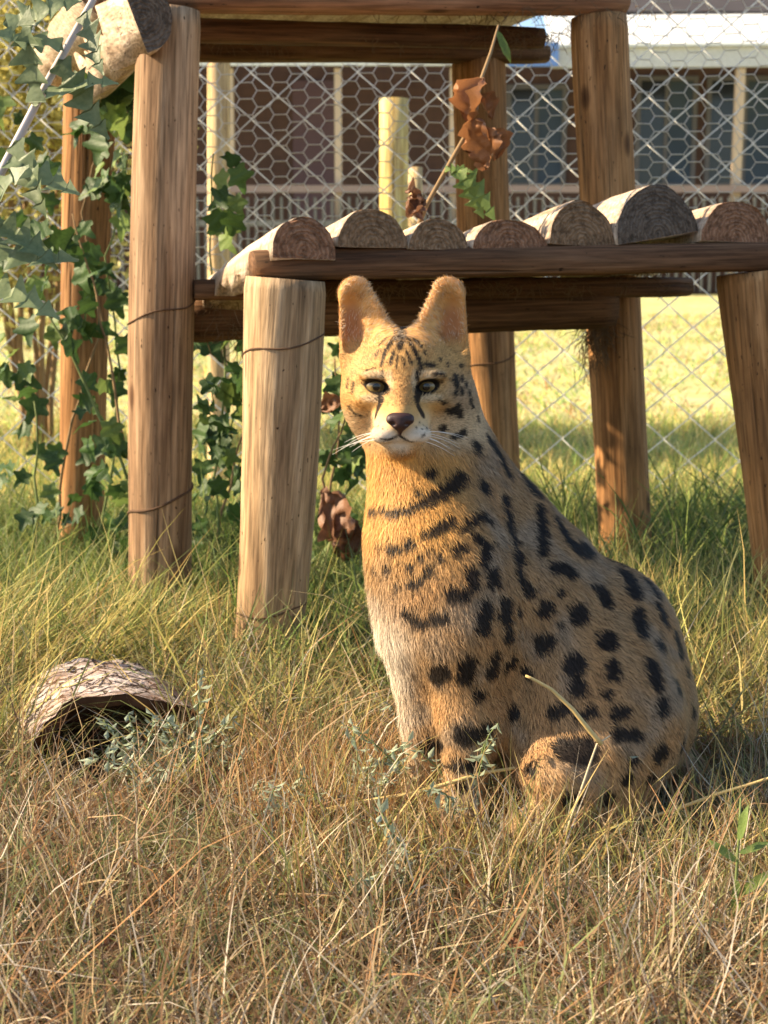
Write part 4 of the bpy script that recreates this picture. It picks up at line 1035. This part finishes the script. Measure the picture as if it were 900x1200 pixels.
    lift = (.34 + .25 * br) * (1 - .75 * earh) + rng.normal(0, .10, nst)
    d1 = fl + nn * lift[:, None]; d1 /= np.linalg.norm(d1, axis=1)[:, None]
    d2 = fl + nn * (lift * .2)[:, None] + np.array((0, 0, -.2)); d2 /= np.linalg.norm(d2, axis=1)[:, None]
    side = np.cross(d1, nn); side /= np.linalg.norm(side, axis=1)[:, None] + 1e-9
    W_ = (.00034 * (1 - .35 * hd_) * rng.uniform(.7, 1.3, nst))[:, None]
    p0 = root_p - nn * .0006; p1 = p0 + d1 * (Ls * .55)[:, None]; p2 = p1 + d2 * (Ls * .45)[:, None]
    VV_ = np.stack([p0 - side * W_, p0 + side * W_, p1 - side * W_ * .8, p1 + side * W_ * .8, p2], 1)[keep]
    cc = col * rng.uniform(.6, 1.38, nst)[:, None]
    gold = neckf[near] * (1 - hd_); drk = rng.random(nst) < .20 * (1 - gold) * (1 - earh) * (1 - .8 * wch[near]) * (1 - .5 * hd_); cc[drk] *= .38
    pal_ = (rng.random(nst) < .35 * earh); cc[pal_] = cc[pal_] * .3 + np.array((.52, .44, .33))
    cc = np.clip(np.repeat(cc[:, None, :], 5, 1), 0, 1)[keep]
    light = (rng.random(nst) < .5)[keep]; cc[light, 4] = np.clip(cc[light, 4] * 1.25 + .01, 0, 1)
    nk = len(VV_); base = np.arange(nk)[:, None] * 5
    loops = np.concatenate([base + np.array([[0, 1, 3, 2]]), base + np.array([[2, 3, 4]])], 1).ravel()
    cnts = np.tile(np.array([4, 3], np.int32), nk)
    fo = link('fur', np_mesh('fur', VV_.reshape(-1, 3), loops, cnts, M['fur'], cc.reshape(-1, 3)), root)
    tag(fo, kind='stuff')
    return V
SERVAL_V = make_serval()

# ------------------------------------------------------------------ grass, real blades
def blades(name, n, X, Y, ln, lean, curl, wd, cols, label, az=None, seed=0, droop=1.0):
    r = np.random.default_rng(seed)
    z = gz(X, Y); az = r.uniform(0, 2 * np.pi, n) if az is None else az
    d = np.stack([np.cos(az), np.sin(az), np.zeros(n)], 1); up = np.array((0, 0, 1.))
    th = lean                                              # angle from upright at the root
    pts = [np.stack([X, Y, z - .006], 1)]; seg = 4
    for k in range(seg):
        a = np.clip(th + curl * (k + .5) / seg, 0, 2.0)
        pts.append(pts[-1] + (d * np.sin(a)[:, None] + up * np.cos(a)[:, None] + r.normal(0, .09, (n, 3))) * (ln / seg)[:, None])
    for k in range(1, seg + 1): pts[k][:, 2] = np.maximum(pts[k][:, 2], gz(pts[k][:, 0], pts[k][:, 1]) + .002)
    tw = r.uniform(0, 2 * np.pi, n); s = np.stack([np.cos(tw), np.sin(tw), r.normal(0, .3, n)], 1)
    W = [1, .95, .8, .5]
    V = []
    for k in range(seg): V += [pts[k] - s * (wd * W[k])[:, None], pts[k] + s * (wd * W[k])[:, None]]
    V.append(pts[seg]); V = np.stack(V, 1)
    b = np.arange(n)[:, None] * 9
    L = np.concatenate([b + np.array([[2*k, 2*k+1, 2*k+3, 2*k+2]]) for k in range(seg - 1)] + [b + np.array([[6, 7, 8]])], 1).ravel()
    c = np.repeat(np.clip(cols, 0, 1)[:, None, :], 9, 1)
    o = link(name, np_mesh(name, V.reshape(-1, 3), L, np.tile(np.array([4, 4, 4, 3], np.int32), n), M['grass'], c.reshape(-1, 3)))
    tag(o, label, 'grass', kind='stuff'); return o
STRAW = np.array([(.50, .36, .20), (.40, .27, .14), (.58, .47, .31), (.26, .15, .08), (.36, .19, .08), (.52, .46, .37), (.20, .13, .08)])
YEL = np.array([(.52, .44, .14), (.44, .40, .12), (.60, .48, .19), (.36, .36, .10), (.50, .36, .13)])
GRN = np.array([(.12, .19, .045), (.17, .25, .06), (.22, .28, .07), (.09, .15, .045), (.27, .30, .09)])
OLV = np.array([(.20, .23, .08), (.27, .26, .10), (.16, .19, .08), (.33, .32, .15)])
def pick(pal, n, r): return pal[r.integers(0, len(pal), n)] * r.uniform(.7, 1.25, (n, 1))
CATC = np.array([(q_(650, 950)[0], YC)])
def scatter(n, y0, y1, r, margin=.35, pw=1.0, clump=0.0):
    Y = y0 + (y1 - y0) * r.random(n) ** pw; X = r.uniform(-1, 1, n) * (.285 * Y + margin)
    if clump > 0:
        m_ = max(8, n // 26); cy = y0 + (y1 - y0) * r.random(m_) ** pw; cx = r.uniform(-1, 1, m_) * (.285 * cy + margin); i = r.integers(0, m_, n)
        X = cx[i] + r.normal(0, clump, n); Y = cy[i] + r.normal(0, clump, n)
    return X, Y
# footprint of the animal and posts kept clear
FOOT = [(q_(x, y, d)[0], YC + d, rr) for x, y, d, rr in ((720, 900, .04, .095), (700, 900, -.05, .075), (645, 900, -.11, .045), (548, 900, -.09, .032), (500, 900, -.02, .03), (620, 850, .03, .07))]
POSTS = [(f.x, f.y, .062) for f in (FLf, TLf, RRf, RMf, LBf, RLf)]
_lg = G(128, 886); FOOT += [(_lg.x - .01, _lg.y + .03, .10), (_lg.x - .05, _lg.y + .12, .09), (_lg.x + .02, _lg.y - .10, .085)]
def clear(X, Y, ext=0):
    k = np.ones(len(X), bool)
    for (x, y, rr) in FOOT + POSTS: k &= (X - x) ** 2 + (Y - y) ** 2 > (rr + ext) ** 2
    return k
def near_cat(X, Y):                      # grass trampled low where the animal sits and just before it
    dx = (X - .16) / .30; dy = (Y - 1.50) / .22
    return np.clip(1.2 - dx * dx - dy * dy, 0, 1)
def layer(name, n, y0, y1, ln, lean, curl, wd, pal, label, seed, clump=0., pw=1., margin=.35, xsel=None, az=None, low=1.0):
    r = np.random.default_rng(seed); X, Y = scatter(n, y0, y1, r, margin, pw, clump)
    k = clear(X, Y)
    if xsel is not None: k &= xsel(X, Y, r)
    X, Y = X[k], Y[k]; m_ = len(X)
    l = r.uniform(*ln, m_) * np.where(r.random(m_) < .1, 1.35, 1); l *= 1 - .55 * low * near_cat(X, Y)
    c = pick(pal, m_, r)
    A = None if az is None else r.normal(az[0], az[1], m_)
    return blades(name, m_, X, Y, l, np.abs(r.normal(lean[0], lean[1], m_)), np.abs(r.normal(curl[0], curl[1], m_)), r.uniform(*wd, m_), c, label, A, seed)
layer('dry_thatch', 52000, .85, 2.3, (.04, .13), (1.15, .35), (.5, .5), (.0007, .0018), STRAW, 'flattened straw-coloured dead grass covering the foreground', 11, margin=.25)
layer('dry_grass', 30000, .9, 2.35, (.06, .15), (.65, .4), (.8, .6), (.0006, .0014), STRAW, 'standing wispy dead grass in tan and rust tones', 12, clump=.025, margin=.25, low=.7)
layer('olive_grass', 17000, .95, 2.4, (.06, .15), (.5, .35), (.8, .6), (.0007, .0015), OLV, 'thin olive grass growing through the dead straw', 13, clump=.025, margin=.25, low=.7)
layer('long_stems', 2600, .95, 2.3, (.12, .26), (.75, .4), (.5, .6), (.0008, .0014), STRAW * 1.15, 'long pale dry stems criss-crossing the foreground', 21, margin=.25, low=.5)
layer('paw_grass', 9000, 1.34, 1.60, (.07, .16), (.35, .25), (.6, .5), (.0006, .0014), np.concatenate([STRAW, YEL, OLV]), 'mixed dry grass standing round the paws', 22, clump=.02, xsel=lambda X, Y, r: (X > -.12) & (X < .5), low=.0)
layer('yellow_grass', 15000, 1.75, 2.7, (.10, .22), (.5, .28), (.9, .5), (.0009, .0019), np.concatenate([YEL, OLV]), 'long yellow grass arching before the platform legs', 14, clump=.04,
      xsel=lambda X, Y, r: (np.abs(X - .1) > .22) | (r.random(len(X)) < .35))
layer('rust_grass', 5500, 1.45, 1.78, (.08, .15), (.25, .18), (.4, .3), (.0005, .0011), np.array([(.42, .22, .09), (.52, .34, .16), (.36, .2, .09)]), 'rust-coloured upright grass beside the forepaws', 15, xsel=lambda X, Y, r: (X > -.17) & (X < .08), low=.1)
layer('green_grass', 30000, 2.1, 3.7, (.08, .21), (.35, .22), (.8, .45), (.0012, .0026), np.concatenate([GRN, GRN, OLV]), 'lush green grass round the feet of the platform', 16, clump=.05, margin=.4)
layer('straw_tuft', 3500, 1.95, 2.5, (.14, .26), (.25, .15), (.5, .3), (.0009, .0017), YEL * 1.1, 'tall golden grass behind the cat by the right leg', 17, clump=.04, xsel=lambda X, Y, r: (X > .33) & (X < 1.0))
layer('left_tuft', 4200, 1.85, 2.35, (.14, .27), (.5, .2), (.8, .3), (.0010, .0020), YEL * 1.1, 'long lit yellow grass leaning behind the hollow log', 18, clump=.04, az=(.5, .7), xsel=lambda X, Y, r: (X < -.40))
layer('log_tuft', 420, 1.58, 1.80, (.08, .16), (.5, .2), (.6, .3), (.0008, .0016), YEL, 'yellow blades growing before the hollow log', 23, az=(.4, .8), xsel=lambda X, Y, r: (X < -.26) & (X > -.60))
layer('meadow_edge_grass', 30000, 3.4, 6.0, (.06, .16), (.4, .25), (.8, .5), (.0014, .0030), np.concatenate([GRN * 1.7, YEL * 1.3, YEL * 1.3, OLV * 1.7]), 'mixed green and yellow grass along the fence', 19, clump=.10, margin=.5)
layer('meadow_grass', 30000, 5.5, 15, (.04, .10), (.7, .3), (.7, .4), (.003, .006), np.concatenate([YEL * 1.45, GRN * 2.4, STRAW * 1.3]), 'sunlit yellow-green meadow grass beyond the fence', 20, clump=.16, margin=.8)
layer('leaf_litter', 3800, .85, 2.0, (.015, .045), (1.35, .25), (.3, .4), (.0022, .0050), np.concatenate([STRAW, np.array([(.50, .38, .24), (.30, .13, .06)])]), 'broken dry leaf litter strewn among the dead grass', 24, margin=.25, low=0)
layer('green_tuft', 4200, 2.65, 3.4, (.18, .33), (.35, .2), (.8, .3), (.0014, .0030), np.concatenate([GRN, GRN, OLV]), 'tall lush green grass between the rear post and the right leg', 25, clump=.06, xsel=lambda X, Y, r: (X > .42) & (X < 1.2))
